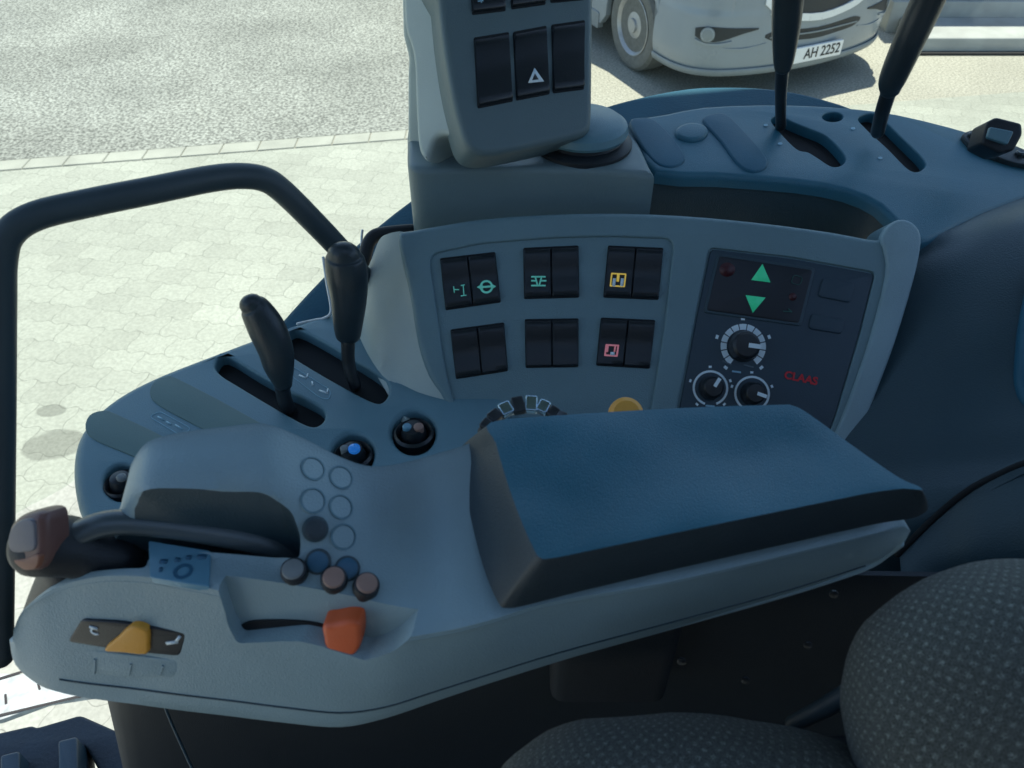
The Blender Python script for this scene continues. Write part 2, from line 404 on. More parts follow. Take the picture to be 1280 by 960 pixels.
def tube(name, pts, rad, m, parent=None, n=16, sub=6, caps=True, squash=1, up=None):
    pts = [Vector(p) for p in pts]
    pr = spline([Vector((*p,)) for p in pts], sub) if len(pts) > 2 else [pts[0].lerp(pts[1], i/4) for i in range(5)]
    rr = rad if isinstance(rad, (list, tuple)) else [rad]*len(pts)
    if len(pts) > 2: rs = [v.x for v in spline([Vector((r, 0, 0)) for r in rr], sub)]
    else: rs = [rr[0]+(rr[1]-rr[0])*i/4 for i in range(5)]
    if caps:  # round ends
        a = (pr[0]-pr[1]).normalized(); b = (pr[-1]-pr[-2]).normalized()
        pre = [(pr[0]+a*rs[0]*math.sin(x)*.8, rs[0]*math.cos(x)) for x in (1.5, 1.2, .8, .4)]
        post = [(pr[-1]+b*rs[-1]*math.sin(x)*.8, rs[-1]*math.cos(x)) for x in (.4, .8, 1.2, 1.5)]
        pr = [p for p, _ in pre]+pr+[p for p, _ in post]; rs = [max(1e-4, r) for _, r in pre]+rs+[max(1e-4, r) for _, r in post]
    V = []; Fc = []
    t0 = (pr[1]-pr[0]).normalized(); ref = Vector(up) if up else (Vector((0, 0, 1)) if abs(t0.z) < .9 else Vector((0, 1, 0)))
    x = t0.cross(ref).normalized()
    for i, p in enumerate(pr):
        t = (pr[min(i+1, len(pr)-1)]-pr[max(i-1, 0)]).normalized()
        x = (x - t*x.dot(t)).normalized(); y = t.cross(x)
        for k in range(n):
            a = 2*PI*k/n; V.append(p + x*math.cos(a)*rs[i] + y*math.sin(a)*rs[i]*squash)
    for i in range(len(pr)-1):
        for k in range(n): Fc.append((i*n+k, i*n+(k+1) % n, (i+1)*n+(k+1) % n, (i+1)*n+k))
    Fc.append(tuple(range(n))); Fc.append(tuple(range((len(pr)-1)*n, len(pr)*n)))
    return mk(name, V, Fc, m, parent, sharp=60)
def lathe(name, o, axis, prof, m, parent=None, n=28, sharp=35, ax2=None):
    """prof: (radius, height along axis)"""
    axis = Vector(axis).normalized(); x = axis.cross(Vector((.31, .2, .93))).normalized(); y = axis.cross(x)
    V = []; Fc = []
    for (r, hh) in prof:
        for k in range(n):
            a = 2*PI*k/n; V.append(Vector(o)+axis*hh+(x*math.cos(a)+y*math.sin(a))*max(r, 1e-5))
    for i in range(len(prof)-1):
        for k in range(n): Fc.append((i*n+k, i*n+(k+1) % n, (i+1)*n+(k+1) % n, (i+1)*n+k))
    Fc.append(tuple(range(n))); Fc.append(tuple(range((len(prof)-1)*n, len(prof)*n)))
    return mk(name, V, Fc, m, parent, sharp=sharp)
def box(name, c, s, m, parent=None, rz=0, bev=.004):
    pl = Plane(c, (0, 0, 1)); pl.n = Vector((0, 0, 1)); ca, sa = math.cos(rz), math.sin(rz)
    pl.u = Vector((ca, sa, 0)); pl.v = Vector((-sa, ca, 0))
    hx, hy = s[0]/2, s[1]/2
    return slab(name, pl, rpoly([(-hx, -hy), (hx, -hy), (hx, hy), (-hx, hy)], bev*1.5, 3), m, parent, h=s[2]/2, depth=s[2], bev=bev, pixels=False)
def circ(cx, cy, r, n=28, ry=None): return [(cx+r*math.cos(2*PI*k/n), cy+(ry or r)*math.sin(2*PI*k/n)) for k in range(n)]
def ringmark(name, pl, px, py, r0, r1, m, parent, a0=0, a1=360, h=.0004, th=.0005, n=40, k=1):
    """flat ring (or arc) lying on the plane; radii in metres"""
    c = pl.uv(pl.hit(px, py)); V = []; Fc = []
    N_ = max(3, int(n*(a1-a0)/360)); full = a1-a0 >= 359
    for i in range(N_+(0 if full else 1)):
        a = math.radians(a0+(a1-a0)*i/N_)
        for (r, hh) in ((r0, h), (r1, h), (r1, h-th), (r0, h-th)):
            V.append(pl.w(c[0]+r*math.cos(a), c[1]+r*math.sin(a)*k, hh))
    tot = N_ if full else N_+1
    for i in range(N_):
        j = (i+1) % tot
        for q in range(4): Fc.append((i*4+q, i*4+(q+1) % 4, j*4+(q+1) % 4, j*4+q))
    if not full: Fc += [(0, 1, 2, 3), (N_*4+3, N_*4+2, N_*4+1, N_*4)]
    return mk(name, V, Fc, m, parent, smooth=False)
def merge(name, objs, parent):
    """join several marks made for one part into a single mesh"""
    bm = bmesh.new(); mats = []; pw = wloc(parent)
    for o in objs:
        base = wloc(o); off = []
        for mt in o.data.materials:
            if mt not in mats: mats.append(mt)
            off.append(mats.index(mt))
        tmp = bmesh.new(); tmp.from_mesh(o.data)
        vm = {v: bm.verts.new(v.co+base) for v in tmp.verts}
        for f in tmp.faces:
            try:
                g = bm.faces.new([vm[v] for v in f.verts]); g.material_index = off[f.material_index]; g.smooth = f.smooth
            except ValueError: pass
        tmp.free()
        me = o.data; bpy.data.objects.remove(o); bpy.data.meshes.remove(me)
    me = bpy.data.meshes.new(name); c = Vector((0, 0, 0))
    for v in bm.verts: c += v.co
    c /= len(bm.verts)
    for v in bm.verts: v.co -= c
    bm.to_mesh(me); bm.free()
    for mt in mats: me.materials.append(mt)
    o = bpy.data.objects.new(name, me); COL.objects.link(o); o.parent = parent; o.location = c-pw
    return o
def text(name, s, size, mw, m, parent, ext=.0004, ax=1, shear=0, bold=0):
    cu = bpy.data.curves.new(name, 'FONT'); cu.body = s; cu.size = size; cu.extrude = ext; cu.align_x = 'CENTER'; cu.align_y = 'CENTER'; cu.shear = shear; cu.offset = bold
    t = bpy.data.objects.new(name+'_tmp', cu); COL.objects.link(t)
    dg = bpy.context.evaluated_depsgraph_get(); me = bpy.data.meshes.new_from_object(t.evaluated_get(dg))
    bpy.data.objects.remove(t); bpy.data.curves.remove(cu)
    vs = [mw @ Vector((v.co.x*ax, v.co.y, v.co.z)) for v in me.vertices]; fs = [tuple(p.vertices) for p in me.polygons]
    bpy.data.meshes.remove(me)
    return mk(name, vs, fs, m, parent, smooth=False)
def frame(o, x, y):
    x = Vector(x).normalized(); y = Vector(y); y = (y-x*y.dot(x)).normalized(); z = x.cross(y)
    mt = Matrix((x, y, z)).transposed().to_4x4(); mt.translation = o; return mt
def cut(o, cutter):
    """subtract cutter from o, keep the result, drop the cutter"""
    md = o.modifiers.new('b', 'BOOLEAN'); md.object = cutter; md.operation = 'DIFFERENCE'; md.solver = 'EXACT'
    try: md.material_mode = 'TRANSFER'
    except Exception: pass
    bpy.context.view_layer.update(); dg = bpy.context.evaluated_depsgraph_get()
    me = bpy.data.meshes.new_from_object(o.evaluated_get(dg)); o.modifiers.clear()
    if len(me.polygons) > 10:
        me.set_sharp_from_angle(angle=math.radians(38)); o.data = me; me.name = o.name
    bpy.data.objects.remove(cutter)

# ================================================================== GROUND
def sheet(name, pts, z, m):
    o = mk(name, [Vector((x, y, z)) for x, y in pts], [tuple(range(len(pts)))], m, smooth=False)
    # object coordinates = world coordinates
    c = o.location.copy()
    for v in o.data.vertices: v.co += c
    o.location = (0, 0, 0)
    o['kind'] = 'structure'; return o
g = sheet('ground', [(-400, -400), (400, -400), (400, 400), (-400, 400)], 0, groundmat('ground'))
a = PZ(0, 215, 0); b = PZ(500, 176, 0); sl = (b.y-a.y)/(b.x-a.x)
def yl(x): return a.y + (x-a.x)*sl
o = sheet('paving', [(-14, -6), (6, -6), (6, yl(6)), (-14, yl(-14))], .004, groundmat('paving'))
o = sheet('asphalt', [(-14, yl(-14)+.16), (.35, yl(.35)+.16), (.6, 13), (-14, 13)], .004, groundmat('asphalt'))
# border row of long stones
V = []; Fc = []
bm_rows = []
x = -9.0
tmp = []
while x < .5:
    w = .245
    pl = Plane((0, 0, .004), (0, 0, 1)); pl.n = Vector((0, 0, 1)); pl.u = Vector((1, 0, 0)); pl.v = Vector((0, 1, 0)); pl.o = Vector((0, 0, .004))
    q = [(x, yl(x)+.008), (x+w, yl(x+w)+.008), (x+w, yl(x+w)+.15), (x, yl(x)+.15)]
    s = len(V)
    zt = .009
    V += [Vector((p[0], p[1], .002)) for p in q] + [Vector((p[0]+(.004 if k in (0, 3) else -.004), p[1]+(.004 if k < 2 else -.004), zt)) for k, p in enumerate(q)]
    Fc += [(s+4, s+5, s+6, s+7)] + [(s+k, s+(k+1) % 4, s+4+(k+1) % 4, s+4+k) for k in range(4)]
    x += .25
o = mk('kerb_row', V, Fc, M['kerb'], smooth=False); o['kind'] = 'structure'

# ================================================================== VAN
VC = Vector((2.24, 6.08, 0)); th = math.radians(25)
vf = Vector((math.sin(th), -math.cos(th), 0)); vn = Vector((-math.cos(th), -math.sin(th), 0))   # forward, image-left side
def VW(u, w, z): return VC - vn*u + vf*w + Vector((0, 0, z))      # u positive to image right
van = thing('parked_van', 'silver grey van parked nose towards the window with plate AH 2252', 'van', VC)
path = [(-.985, -.66), (-.985, -.52), (-.965, -.38), (-.90, -.25), (-.78, -.15), (-.6, -.08), (-.35, -.03), (0, 0), (.35, -.03), (.6, -.08), (.78, -.15), (.90, -.25), (.965, -.38), (.985, -.52), (.985, -.66)]
levels = [(.20, .90), (.225, .96), (.27, .985), (.36, 1.0), (.47, 1.0), (.55, .995), (.62, .99), (.68, .975), (.76, .965), (.88, .94), (1.0, .90), (1.10, .82)]
def FS(u, z):
    """point on the front surface for lateral u and height z"""
    for (z0, s0), (z1, s1) in zip(levels, levels[1:]):
        if z <= z1: break
    k = min(1, max(0, (z-z0)/(z1-z0))); s = s0+(s1-s0)*k
    uu = min(.985, abs(u)/s)
    pp = [(-a_, w_) for a_, w_ in path[:8]][::-1]
    w = -.66
    for (u0, w0), (u1, w1) in zip(pp, pp[1:]):
        if uu <= u1+1e-6:
            w = w0+(w1-w0)*((uu-u0)/(u1-u0) if u1 > u0 else 0); break
    return VW(u, -.7+(w+.7)*s, z)
grid('bumper', [[VW(u*s, -.7+(w+.7)*s, z) for u, w in path] for z, s in levels], M['paint'], van, nu=3, nv=3, thick=.03)
def fpatch(name, us, zt, zb, m, off=.006, parent=van, thick=.012):
    """raised strip on the van front: us list, zt / zb top and bottom heights"""
    c = VW(0, -.9, .5); rows = []
    for k in range(4):
        r = []
        for u, a_, b_ in zip(us, zt, zb):
            z = b_+(a_-b_)*k/3; p = FS(u, z); n_ = (p-c); n_.z = 0; r.append(p+n_.normalized()*off)
        rows.append(r)
    return grid(name, rows, m, parent, nu=3, nv=1, thick=thick)
us = [-.98+.14*i for i in range(15)]
grid('bumper_lip', [[VW(u*s, -.7+(w+.7)*s+dw, z) for u, w in path] for z, s, dw in ((.195, .93, 0), (.21, .985, .004), (.245, 1.0, .006), (.262, .995, .004))], M['vanlip'], van, nu=3, nv=2, thick=.02)
low = fpatch('lower_grille', [-.44, -.36, -.2, 0, .2, .36, .44], [.495, .515, .51, .50, .51, .515, .495], [.475, .445, .432, .425, .432, .445, .475], M['vanblack'])
fpatch('grille_bar', [-.4, -.2, 0, .2, .4], [.478]*5, [.468]*5, M['vanlip'], off=.012, parent=low)
fpatch('upper_grille', [-.36, -.25, 0, .25, .36], [.95]*5, [.68, .63, .60, .63, .68], M['vanblack'], off=.006)
fpatch('grille_surround', [-.42, -.28, 0, .28, .42], [.68, .635, .605, .635, .68], [.63, .585, .555, .585, .63], M['vantrim'], off=.018, thick=.02)
for q in (-1, 1):
    fpatch('grille_surround', [q*.42, q*.47], [.99, .99], [.66, .70], M['vantrim'], off=.018, thick=.02)
    pk = fpatch('fog_lamp_recess', [q*.50, q*.62, q*.72, q*.80, q*.86, q*.90], [.548, .553, .558, .562, .558, .545], [.540, .515, .48, .462, .468, .495], M['vanblack'], off=.012)
    fpatch('fog_lamp_surround', [q*.68, q*.76, q*.84, q*.90], [.470, .455, .453, .478], [.455, .440, .438, .462], M['paint'], off=.018)
    pt = FS(q*.835, .512); n_ = (pt-VW(0, -1.2, .513)); n_.z = 0; n_.normalize()
    fl = lathe('fog_lamp', pt+n_*.016, n_, [(.047, -.01), (.047, .008), (.041, .011), (.038, .002), (.024, .0), (.014, .006), (.002, .007)], M['lens'], van)
    lathe('lamp_bezel', pt+n_*.016, n_, [(.048, .0), (.052, .003), (.052, .008), (.048, .010)], M['vanlip'], fl)
    hl = fpatch('headlight', [q*.52, q*.66, q*.8, q*.9], [.98, .99, 1.0, .99], [.82, .80, .80, .84], M['lens'], off=.008)
    # crease under the fog lamp and the inner lower chamfer
    fpatch('bumper_crease', [q*.42, q*.5, q*.6, q*.72, q*.86], [.44, .425, .415, .42, .445], [.433, .415, .403, .410, .440], M['paint'], off=.010)
# number plate
pn = (FS(0, .32)-VW(0, -1.2, .32)); pn.z = 0; pn.normalize(); pc = FS(0, .325)+pn*.03
plp = Plane(pc, pn, -vn); plp.v = Vector((0, 0, 1)); plp.u = -vn
pb = slab('number_plate', plp, rpoly([(-.26, -.056), (.26, -.056), (.26, .056), (-.26, .056)], .012), M['plate'], van, h=.004, depth=.02, bev=.002, pixels=False)
text('plate_lettering', 'AH 2252', .105, frame(pc+pn*.006 - vn*.068, -vn, (0, 0, 1)), M['plateink'], pb, ext=.001, ax=.88, bold=.001)
slab('plate_band', plp, [(-.258, -.05), (-.218, -.05), (-.218, .05), (-.258, .05)], M['bluelit'] if False else M['screenmark'], pb, h=.0062, depth=.002, bev=.0, pixels=False)
# sides with wheel arches, hood, cabin
def sidepoly():
    pts = [(-.66, .20)]
    c = (-.98, .34); R_ = .395
    pts = [(-.64, 1.08), (-.64, .36)]
    for k in range(0, 17):
        a_ = math.radians(-5+k*190/16); pts.append((c[0]+R_*math.cos(a_), c[1]+R_*math.sin(a_)))
    pts += [(-1.45, .22), (-3.75, .22)]
    c2 = (-4.15, .34)
    for k in range(0, 17):
        a_ = math.radians(-5+k*190/16); pts.append((c2[0]+R_*math.cos(a_), c2[1]+R_*math.sin(a_)))
    pts += [(-4.6, .26), (-5.1, .28), (-5.14, 1.85), (-5.0, 1.95), (-2.15, 1.95), (-1.25, 1.12)]
    return pts
for q in (-1, 1):
    sp = Plane(VW(q*.97, 0, 0), vn*(-q)); sp.n = -vn*q; sp.u = vf; sp.v = Vector((0, 0, 1))
    pts = sidepoly()
    s = slab('side_panel', sp, pts, M['paint'], van, h=.012, depth=.05, bev=.006, pixels=False)
    sw = slab('side_window', sp, rpoly([(-1.62, 1.15), (-2.55, 1.15), (-2.55, 1.75), (-2.15, 1.75)], .05), M['autoglass'], s, h=.016, depth=.01, bev=.002, pixels=False)
    slab('door_handle', sp, rpoly([(-2.35, 1.0), (-2.15, 1.0), (-2.15, 1.03), (-2.35, 1.03)], .01), M['vanblack'], s, h=.04, depth=.03, bev=.004, pixels=False)
    slab('side_skirt', sp, rpoly([(-1.47, .17), (-3.7, .17), (-3.7, .30), (-1.47, .30)], .02), M['vanlip'], van, h=.022, depth=.05, bev=.006, pixels=False)
    for wx in (-.98, -4.15):
        wc = VW(q*.86, wx, .345); ax = -vn*q
        tp = [(.20, -.10), (.31, -.11), (.338, -.09), (.345, -.04), (.345, .04), (.338, .09), (.315, .112), (.27, .118), (.225, .105), (.215, .09)]
        ty = lathe('wheel', wc, ax, [(.19, -.10), (.19, .07), (.04, .065), (.002, .065)], M['rim'], van, n=40)
        tr = lathe('tyre', wc, ax, tp, M['tyre'], ty, n=56)
        lathe('rim_flange', wc, ax, [(.20, .088), (.222, .108), (.226, .112), (.22, .115), (.205, .10), (.19, .075)], M['rim'], ty, n=48)
        lathe('hub_cap', wc, ax, [(.12, .06), (.115, .085), (.08, .095), (.055, .10), (.05, .118), (.002, .122)], M['rim'], ty, n=32)
        hs = []
        for k in range(16):
            a_ = 2*PI*k/16; yv = ax.cross(Vector((0, 0, 1))).normalized()
            hc = wc + ax*.072 + (Vector((0, 0, 1))*math.sin(a_)+yv*math.cos(a_))*.157
            if q == -1 and wx > -2: lathe('rim_hole', hc, ax, [(.023, -.01), (.023, .006), (.002, .007)], M['vanblack'], ty, n=10)
# wheel well, hood, cabin
box('underbody', VW(0, -2.9, .62), (1.50, 4.3, .62), M['vanblack'], van, rz=math.atan2(-vn.y, -vn.x), bev=.02)
hood = [[VW(u*s, w, z+c_*(1-abs(u)**2*.6)) for u in (-.95, -.8, -.5, 0, .5, .8, .95)] for (w, z, s, c_) in ((-.10, 1.02, .78, .03), (-.25, 1.08, .95, .05), (-.6, 1.12, 1.0, .07), (-1.2, 1.20, 1.0, .09))]
grid('hood', hood, M['paint'], van, nu=3, nv=3, thick=.03)
grid('windscreen', [[VW(u*s, w-.12*abs(u)**2, z) for u in (-.9, -.5, 0, .5, .9)] for (w, z, s) in ((-1.18, 1.24, 1.0), (-1.6, 1.55, .96), (-2.05, 1.86, .9))], M['autoglass'], van, nu=3, nv=3, thick=.02)
grid('roof', [[VW(u, w, z-.1*abs(u)**3) for u in (-.96, -.7, 0, .7, .96)] for (w, z) in ((-2.0, 1.93), (-2.4, 2.0), (-4.9, 2.0), (-5.15, 1.9))], M['paint'], van, nu=3, nv=2, thick=.03)
grid('rear_panel', [[VW(u, -5.13, z) for u in (-.97, 0, .97)] for z in (.28, 1.9)], M['paint'], van, nu=1, nv=1, thick=.03)

# ================================================================== BUILDING behind, right
yb = PZ(1200, 70, 0).y
bld = thing('workshop_building', 'grey workshop wall with pale concrete door step at the top right', 'building', (4.6, yb, 0))
x0 = 3.42; x1 = 9
box('base_joint', ((x0+x1)/2, yb+.03, .012), (x1-x0, .05, .02), M['darkgap'], bld, bev=.002)
box('step', ((x0+x1)/2, yb+.30, .065), (x1-x0, .50, .13), M['concrete'], bld, bev=.012)
box('threshold', (4.2, yb+.76, .13), (1.75, .42, .26), M['concrete'], bld, bev=.01)
box('roller_door', (4.2, yb+1.05, 1.3), (1.75, .08, 2.5), M['wall'], bld, bev=.004)
box('wall', (7.15, yb+1.2, 1.6), (4.1, 1.2, 3.2), M['wall'], bld, bev=.01)
box('wall_plinth', (7.08, yb+.62, .22), (3.96, .30, .44), M['concrete'], bld, bev=.01)
for k in range(9): pass
grid('door_slats', [[Vector((3.33, yb+1.0-dy, z)), Vector((5.06, yb+1.0-dy, z))] for k in range(24) for z, dy in ((.27+k*.1, 0), (.285+k*.1, .012), (.355+k*.1, .012), (.365+k*.1, 0))], M['wall'], bld, nu=1, nv=1, thick=.01, sharp=20)

# ================================================================== TRACTOR CAB SHELL
cab = thing('cab_shell', 'tractor cab floor, unseen sun-blocking roof and dark lower wall around the driver place', 'cab', (0, .2, 1.2))
box('roof', (.2, .96, 3.82), (3.6, 1.60, .14), M['dark'], cab, bev=.03)  # unseen roof; height and front edge shaped to keep sun off the interior
box('roof', (.2, -.96, 3.82), (3.6, .42, .14), M['dark'], cab, bev=.03)
box('added_hatch_frame', (-1.35, -.37, 3.82), (.5, 1.05, .12), M['dark'], cab, bev=.01)  # surround of the added hatch opening, out of view
box('added_hatch_frame', (1.75, -.37, 3.82), (.5, 1.05, .12), M['dark'], cab, bev=.01)
box('added_hatch', (.2, -.30, 3.84), (2.6, .91, .008), M['glass'], cab, bev=.002)  # unseen hatch added to let blue skylight down onto the armrest
box('floor', (.25, -.12, 1.17), (2.3, 1.1, .05), M['floor'], cab, bev=.004)
# lower wall under the side console
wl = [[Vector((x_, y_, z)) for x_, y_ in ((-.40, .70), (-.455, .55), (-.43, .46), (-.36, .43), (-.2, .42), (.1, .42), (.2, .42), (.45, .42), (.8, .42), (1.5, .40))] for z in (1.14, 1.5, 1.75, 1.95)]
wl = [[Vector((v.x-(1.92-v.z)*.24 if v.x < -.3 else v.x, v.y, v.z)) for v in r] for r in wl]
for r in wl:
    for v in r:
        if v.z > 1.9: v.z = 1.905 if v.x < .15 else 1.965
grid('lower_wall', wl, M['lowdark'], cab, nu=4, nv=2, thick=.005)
grid('rear_wall', [[Vector((x_, y_, z)) for x_, y_ in ((1.5, .8), (1.52, 0), (1.5, -1.1))] for z in (1.14, 1.8, 2.3)], M['cover'], cab, nu=2, nv=2, thick=.03)
box('unseen_dimming_wall', (.2, -1.25, 2.4), (3.3, .05, 2.7), M['unseenwall'], cab, bev=.01)  # unseen wall added to dim surfaces that face the operator
# ribs on the wall near the left
for dx in (0, .03):
    pass

# ================================================================== FENDER + SIDE CONSOLE
FEN = plane3(PZ(360, 390, 1.925), PZ(910, 106, 2.05), PZ(1069, 134, 2.05))
fpx = [(300, 470), (335, 420), (352, 397), (400, 345), (455, 293), (510, 249), (580, 203), (660, 162), (745, 134), (800, 119), (860, 108), (910, 106), (960, 108), (1010, 116), (1069, 134), (1085, 150), (1040, 158), (950, 160), (850, 170), (740, 205), (640, 245), (540, 300), (460, 365), (400, 420)]
fen = slab('rear_fender', FEN, fpx, M['fender'], None, h=0, depth=.12, bev=.012, sm=3)
tag(fen, 'dark curved wheel fender edge outside the window behind the console', 'fender')

con = thing('side_console', 'slate grey moulded side console with lever slots along the window', 'console', (0, .9, 1.2))
TR = zplane(1.95)
def slotpx(pts, n=4): return smooth2(pts, n)
tray = [(88, 580), (92, 553), (104, 530), (125, 508), (155, 487), (200, 465), (270, 438), (340, 412), (400, 392), (450, 372), (520, 350), (600, 420), (640, 520), (650, 600), (560, 640), (400, 660), (250, 665), (120, 665), (98, 640), (90, 610)]
slot1 = slotpx([(269, 455), (282, 444), (320, 466), (360, 488), (398, 507), (406, 520), (398, 531), (382, 530), (342, 508), (300, 483), (275, 467)])
slot2 = slotpx([(352, 424), (362, 413), (380, 414), (440, 448), (478, 473), (486, 488), (478, 502), (462, 500), (417, 476), (370, 448), (356, 436)])
ky1 = (517, 540); ky2 = (441, 567); ky3 = (152, 603)
slab('tray', TR, tray, M['tray'], con, h=0, depth=.05, bev=.014, sm=3, seg=5, pit=M['pit'],
     holes=[(slot1, .016, .004), (slot2, .016, .004), (circ(*ky1, 27), .012, .006), (circ(*ky2, 26), .012, .006), (circ(*ky3, 23), .012, .004)])
TB = TR.up(-.0155)
# narrow black gates at the floor of the two slots; the moulded floor round them is slate
for (s_, g_) in ((slot1, [(290, 466), (300, 463), (385, 515), (392, 524), (380, 526), (300, 480)]), (slot2, [(372, 428), (384, 425), (462, 480), (474, 492), (462, 495), (376, 440)])):
    pass
slab('inlay_strip', TR, slotpx([(188, 492), (193, 478), (206, 472), (222, 474), (300, 515), (345, 545), (330, 575), (260, 540), (200, 508)], 3), M['inlay'], con, h=.0012, depth=.004, bev=.0008)
slab('inlay_strip', TR, slotpx([(107, 536), (112, 520), (128, 514), (145, 518), (215, 552), (240, 575), (215, 590), (160, 568), (118, 550)], 3), M['inlay'], con, h=.0012, depth=.004, bev=.0008)
def outline_mark(name, pl, pts, w, m, parent, r=6, h=.0006):
    """thin printed outline, as a ring-shaped sliver"""
    p = [pl.uv(pl.hit(*q)) for q in rpoly(pts, r)]
    if area2(p) < 0: p.reverse()
    q = inset2(p, w); V = [pl.w(*a_, h) for a_ in p]+[pl.w(*a_, h) for a_ in q]+[pl.w(*a_, h-.0008) for a_ in p]+[pl.w(*a_, h-.0008) for a_ in q]
    n = len(p); Fc = []
    for i in range(n):
        j = (i+1) % n
        Fc += [(i, j, n+j, n+i), (2*n+i, 3*n+i, 3*n+j, 2*n+j), (i, 2*n+i, 2*n+j, j), (n+i, n+j, 3*n+j, 3*n+i)]
    return mk(name, V, Fc, m, parent, smooth=False)
def bar(name, pl, x0, y0, x1, y1, w, m, parent, h=.0007):
    a_ = Vector(pl.uv(pl.hit(x0, y0))); b_ = Vector(pl.uv(pl.hit(x1, y1))); d = (b_-a_).normalized(); n_ = Vector((-d.y, d.x))*w/2
    return slab(name, pl, [tuple(a_-n_), tuple(b_-n_), tuple(b_+n_), tuple(a_+n_)], m, parent, h=h, depth=.001, bev=0, pixels=False)
def tri(pl, pts, m, parent, h=.0008): return slab('mark', pl, pts, m, parent, h=h, depth=.001, bev=0)
def symbol(name, parts, parent): return merge(name, parts, parent)
symbol('lever_symbol', [outline_mark('m', TR, [(366, 458), (414, 488), (412, 500), (400, 498), (364, 470)], .0006, M['print'], con),
    bar('m', TR, 374, 469, 383, 473, .0018, M['white'], con), bar('m', TR, 383, 473, 385, 467, .0014, M['white'], con), bar('m', TR, 390, 477, 391, 482, .0018, M['white'], con), bar('m', TR, 399, 488, 410, 492, .002, M['white'], con), bar('m', TR, 409, 492, 410, 486, .0016, M['white'], con)], con)
symbol('tray_symbol', [outline_mark('m', TR, [(186, 521), (200, 514), (240, 536), (226, 545)], .0006, M['print'], con),
    bar('m', TR, 197, 521, 205, 525, .0018, M['print'], con), bar('m', TR, 208, 527, 214, 531, .0018, M['print'], con), bar('m', TR, 219, 531, 228, 537, .0018, M['print'], con)], con)
def socket(name, px, r, label_, lens):
    c = TR.hit(*px)
    k = lathe(name, c-Vector((0, 0, .012)), (0, 0, 1), [(r*1.02, 0), (r*1.02, .010), (r*.9, .013), (r*.78, .010), (r*.7, .006), (r*.62, .012), (r*.5, .020), (.001, .022)], M['switch'], con, n=36)
    if label_: k['label'] = label_
    for dx, mt, rr in lens:
        lathe('indicator_lens', c+Vector((dx*r, -.1*r, .0105)), (0, 0, 1), [(rr, -.006), (rr, .001), (rr*.7, .0025), (.0005, .003)], mt, k, n=16)
    return k
socket('rotary_socket', ky1, .022, 'black round socket with two small pale lenses', [(-.28, M['screen'], .005), (.3, M['pink'], .0055)])
socket('rotary_socket', ky2, .021, 'black round socket with a lit blue lens', [(-.35, M['greycap'], .0045), (.15, M['bluelit'], .0065)])
socket('rotary_socket', ky3, .019, None, [(.2, M['greycap'], .005)])

# rear shelf
RS = plane3(PZ(819, 214, 2.12), P(1150, 303, .965), PZ(951, 129, 2.12))
shelf = [(787, 151), (830, 141), (879, 132), (951, 129), (1010, 130), (1069, 134), (1120, 141), (1187, 157), (1240, 173), (1300, 193), (1345, 225), (1300, 242), (1230, 268), (1180, 292), (1150, 303), (1128, 285), (1100, 256), (1060, 238), (1000, 227), (900, 219), (819, 214), (800, 180)]
slA = slotpx([(964, 150), (975, 144), (990, 152), (1012, 161), (1034, 171), (1056, 194), (1054, 205), (1040, 208), (1022, 197), (1010, 190), (996, 186), (975, 165)])
slB = slotpx([(1073, 148), (1086, 142), (1100, 146), (1125, 170), (1155, 200), (1154, 211), (1138, 213), (1110, 186), (1082, 160)])
slab('shelf', RS, shelf, M['shelf'], con, h=0, depth=.018, bev=.008, sm=2, seg=5, pit=M['pit'],
     holes=[(slA, .014, .002), (slB, .014, .002), (circ(1041, 146, 13, 24, 6), .02, .002)])
slab('oval_cover', RS, slotpx([(787, 153), (800, 148), (818, 151), (840, 172), (856, 196), (852, 206), (836, 210), (818, 203), (800, 180)], 3), M['tray2'], con, h=.002, depth=.006, bev=.003)
slab('oval_cover', RS, circ(864, 167, 21, 24, 11), M['shelf'], con, h=.005, depth=.008, bev=.005)
slab('oval_cover', RS, slotpx([(878, 152), (890, 144), (908, 145), (930, 166), (957, 198), (956, 212), (938, 216), (920, 205), (900, 178)], 3), M['tray2'], con, h=.003, depth=.006, bev=.003)
for x_, y_ in ((957, 157), (975, 180), (1066, 161), (1100, 198)): slab('shelf_mark', RS, circ(x_, y_, 3, 8, 1.6), M['print'], con, h=.0008, depth=.0012, bev=0)
# right side cover falling from the shelf towards the seat
cov = [
 [*[RS.hit(x_, y_)-RS.n*.002 for x_, y_ in ((1115, 300), (1180, 288), (1232, 264), (1300, 238), (1400, 200))]],
 [P(1110, 320, .985), P(1185, 305, .975), P(1235, 282, .98), P(1300, 258, .985), P(1400, 230, .99)],
 [P(1100, 345, .975), P(1190, 335, .95), P(1240, 315, .945), P(1300, 295, .94), P(1400, 280, .94)],
 [P(1080, 425, .965), P(1180, 415, .92), P(1235, 405, .90), P(1300, 395, .885), P(1400, 385, .87)],
 [P(1050, 500, .95), P(1160, 500, .895), P(1230, 500, .87), P(1300, 495, .845), P(1400, 490, .82)],
 [P(1010, 570, .94), P(1130, 575, .88), P(1215, 570, .85), P(1300, 560, .82), P(1400, 550, .79)],
 [P(980, 680, .93), P(1110, 685, .86), P(1200, 680, .83), P(1300, 680, .80), P(1400, 680, .76)],
 [P(1000, 900, 1.02), P(1090, 900, 1.0), P(1190, 900, 1.0), P(1300, 900, .98), P(1400, 900, .96)]]
grid('side_cover', cov, M['cover'], con, nu=5, nv=5, thick=.02)
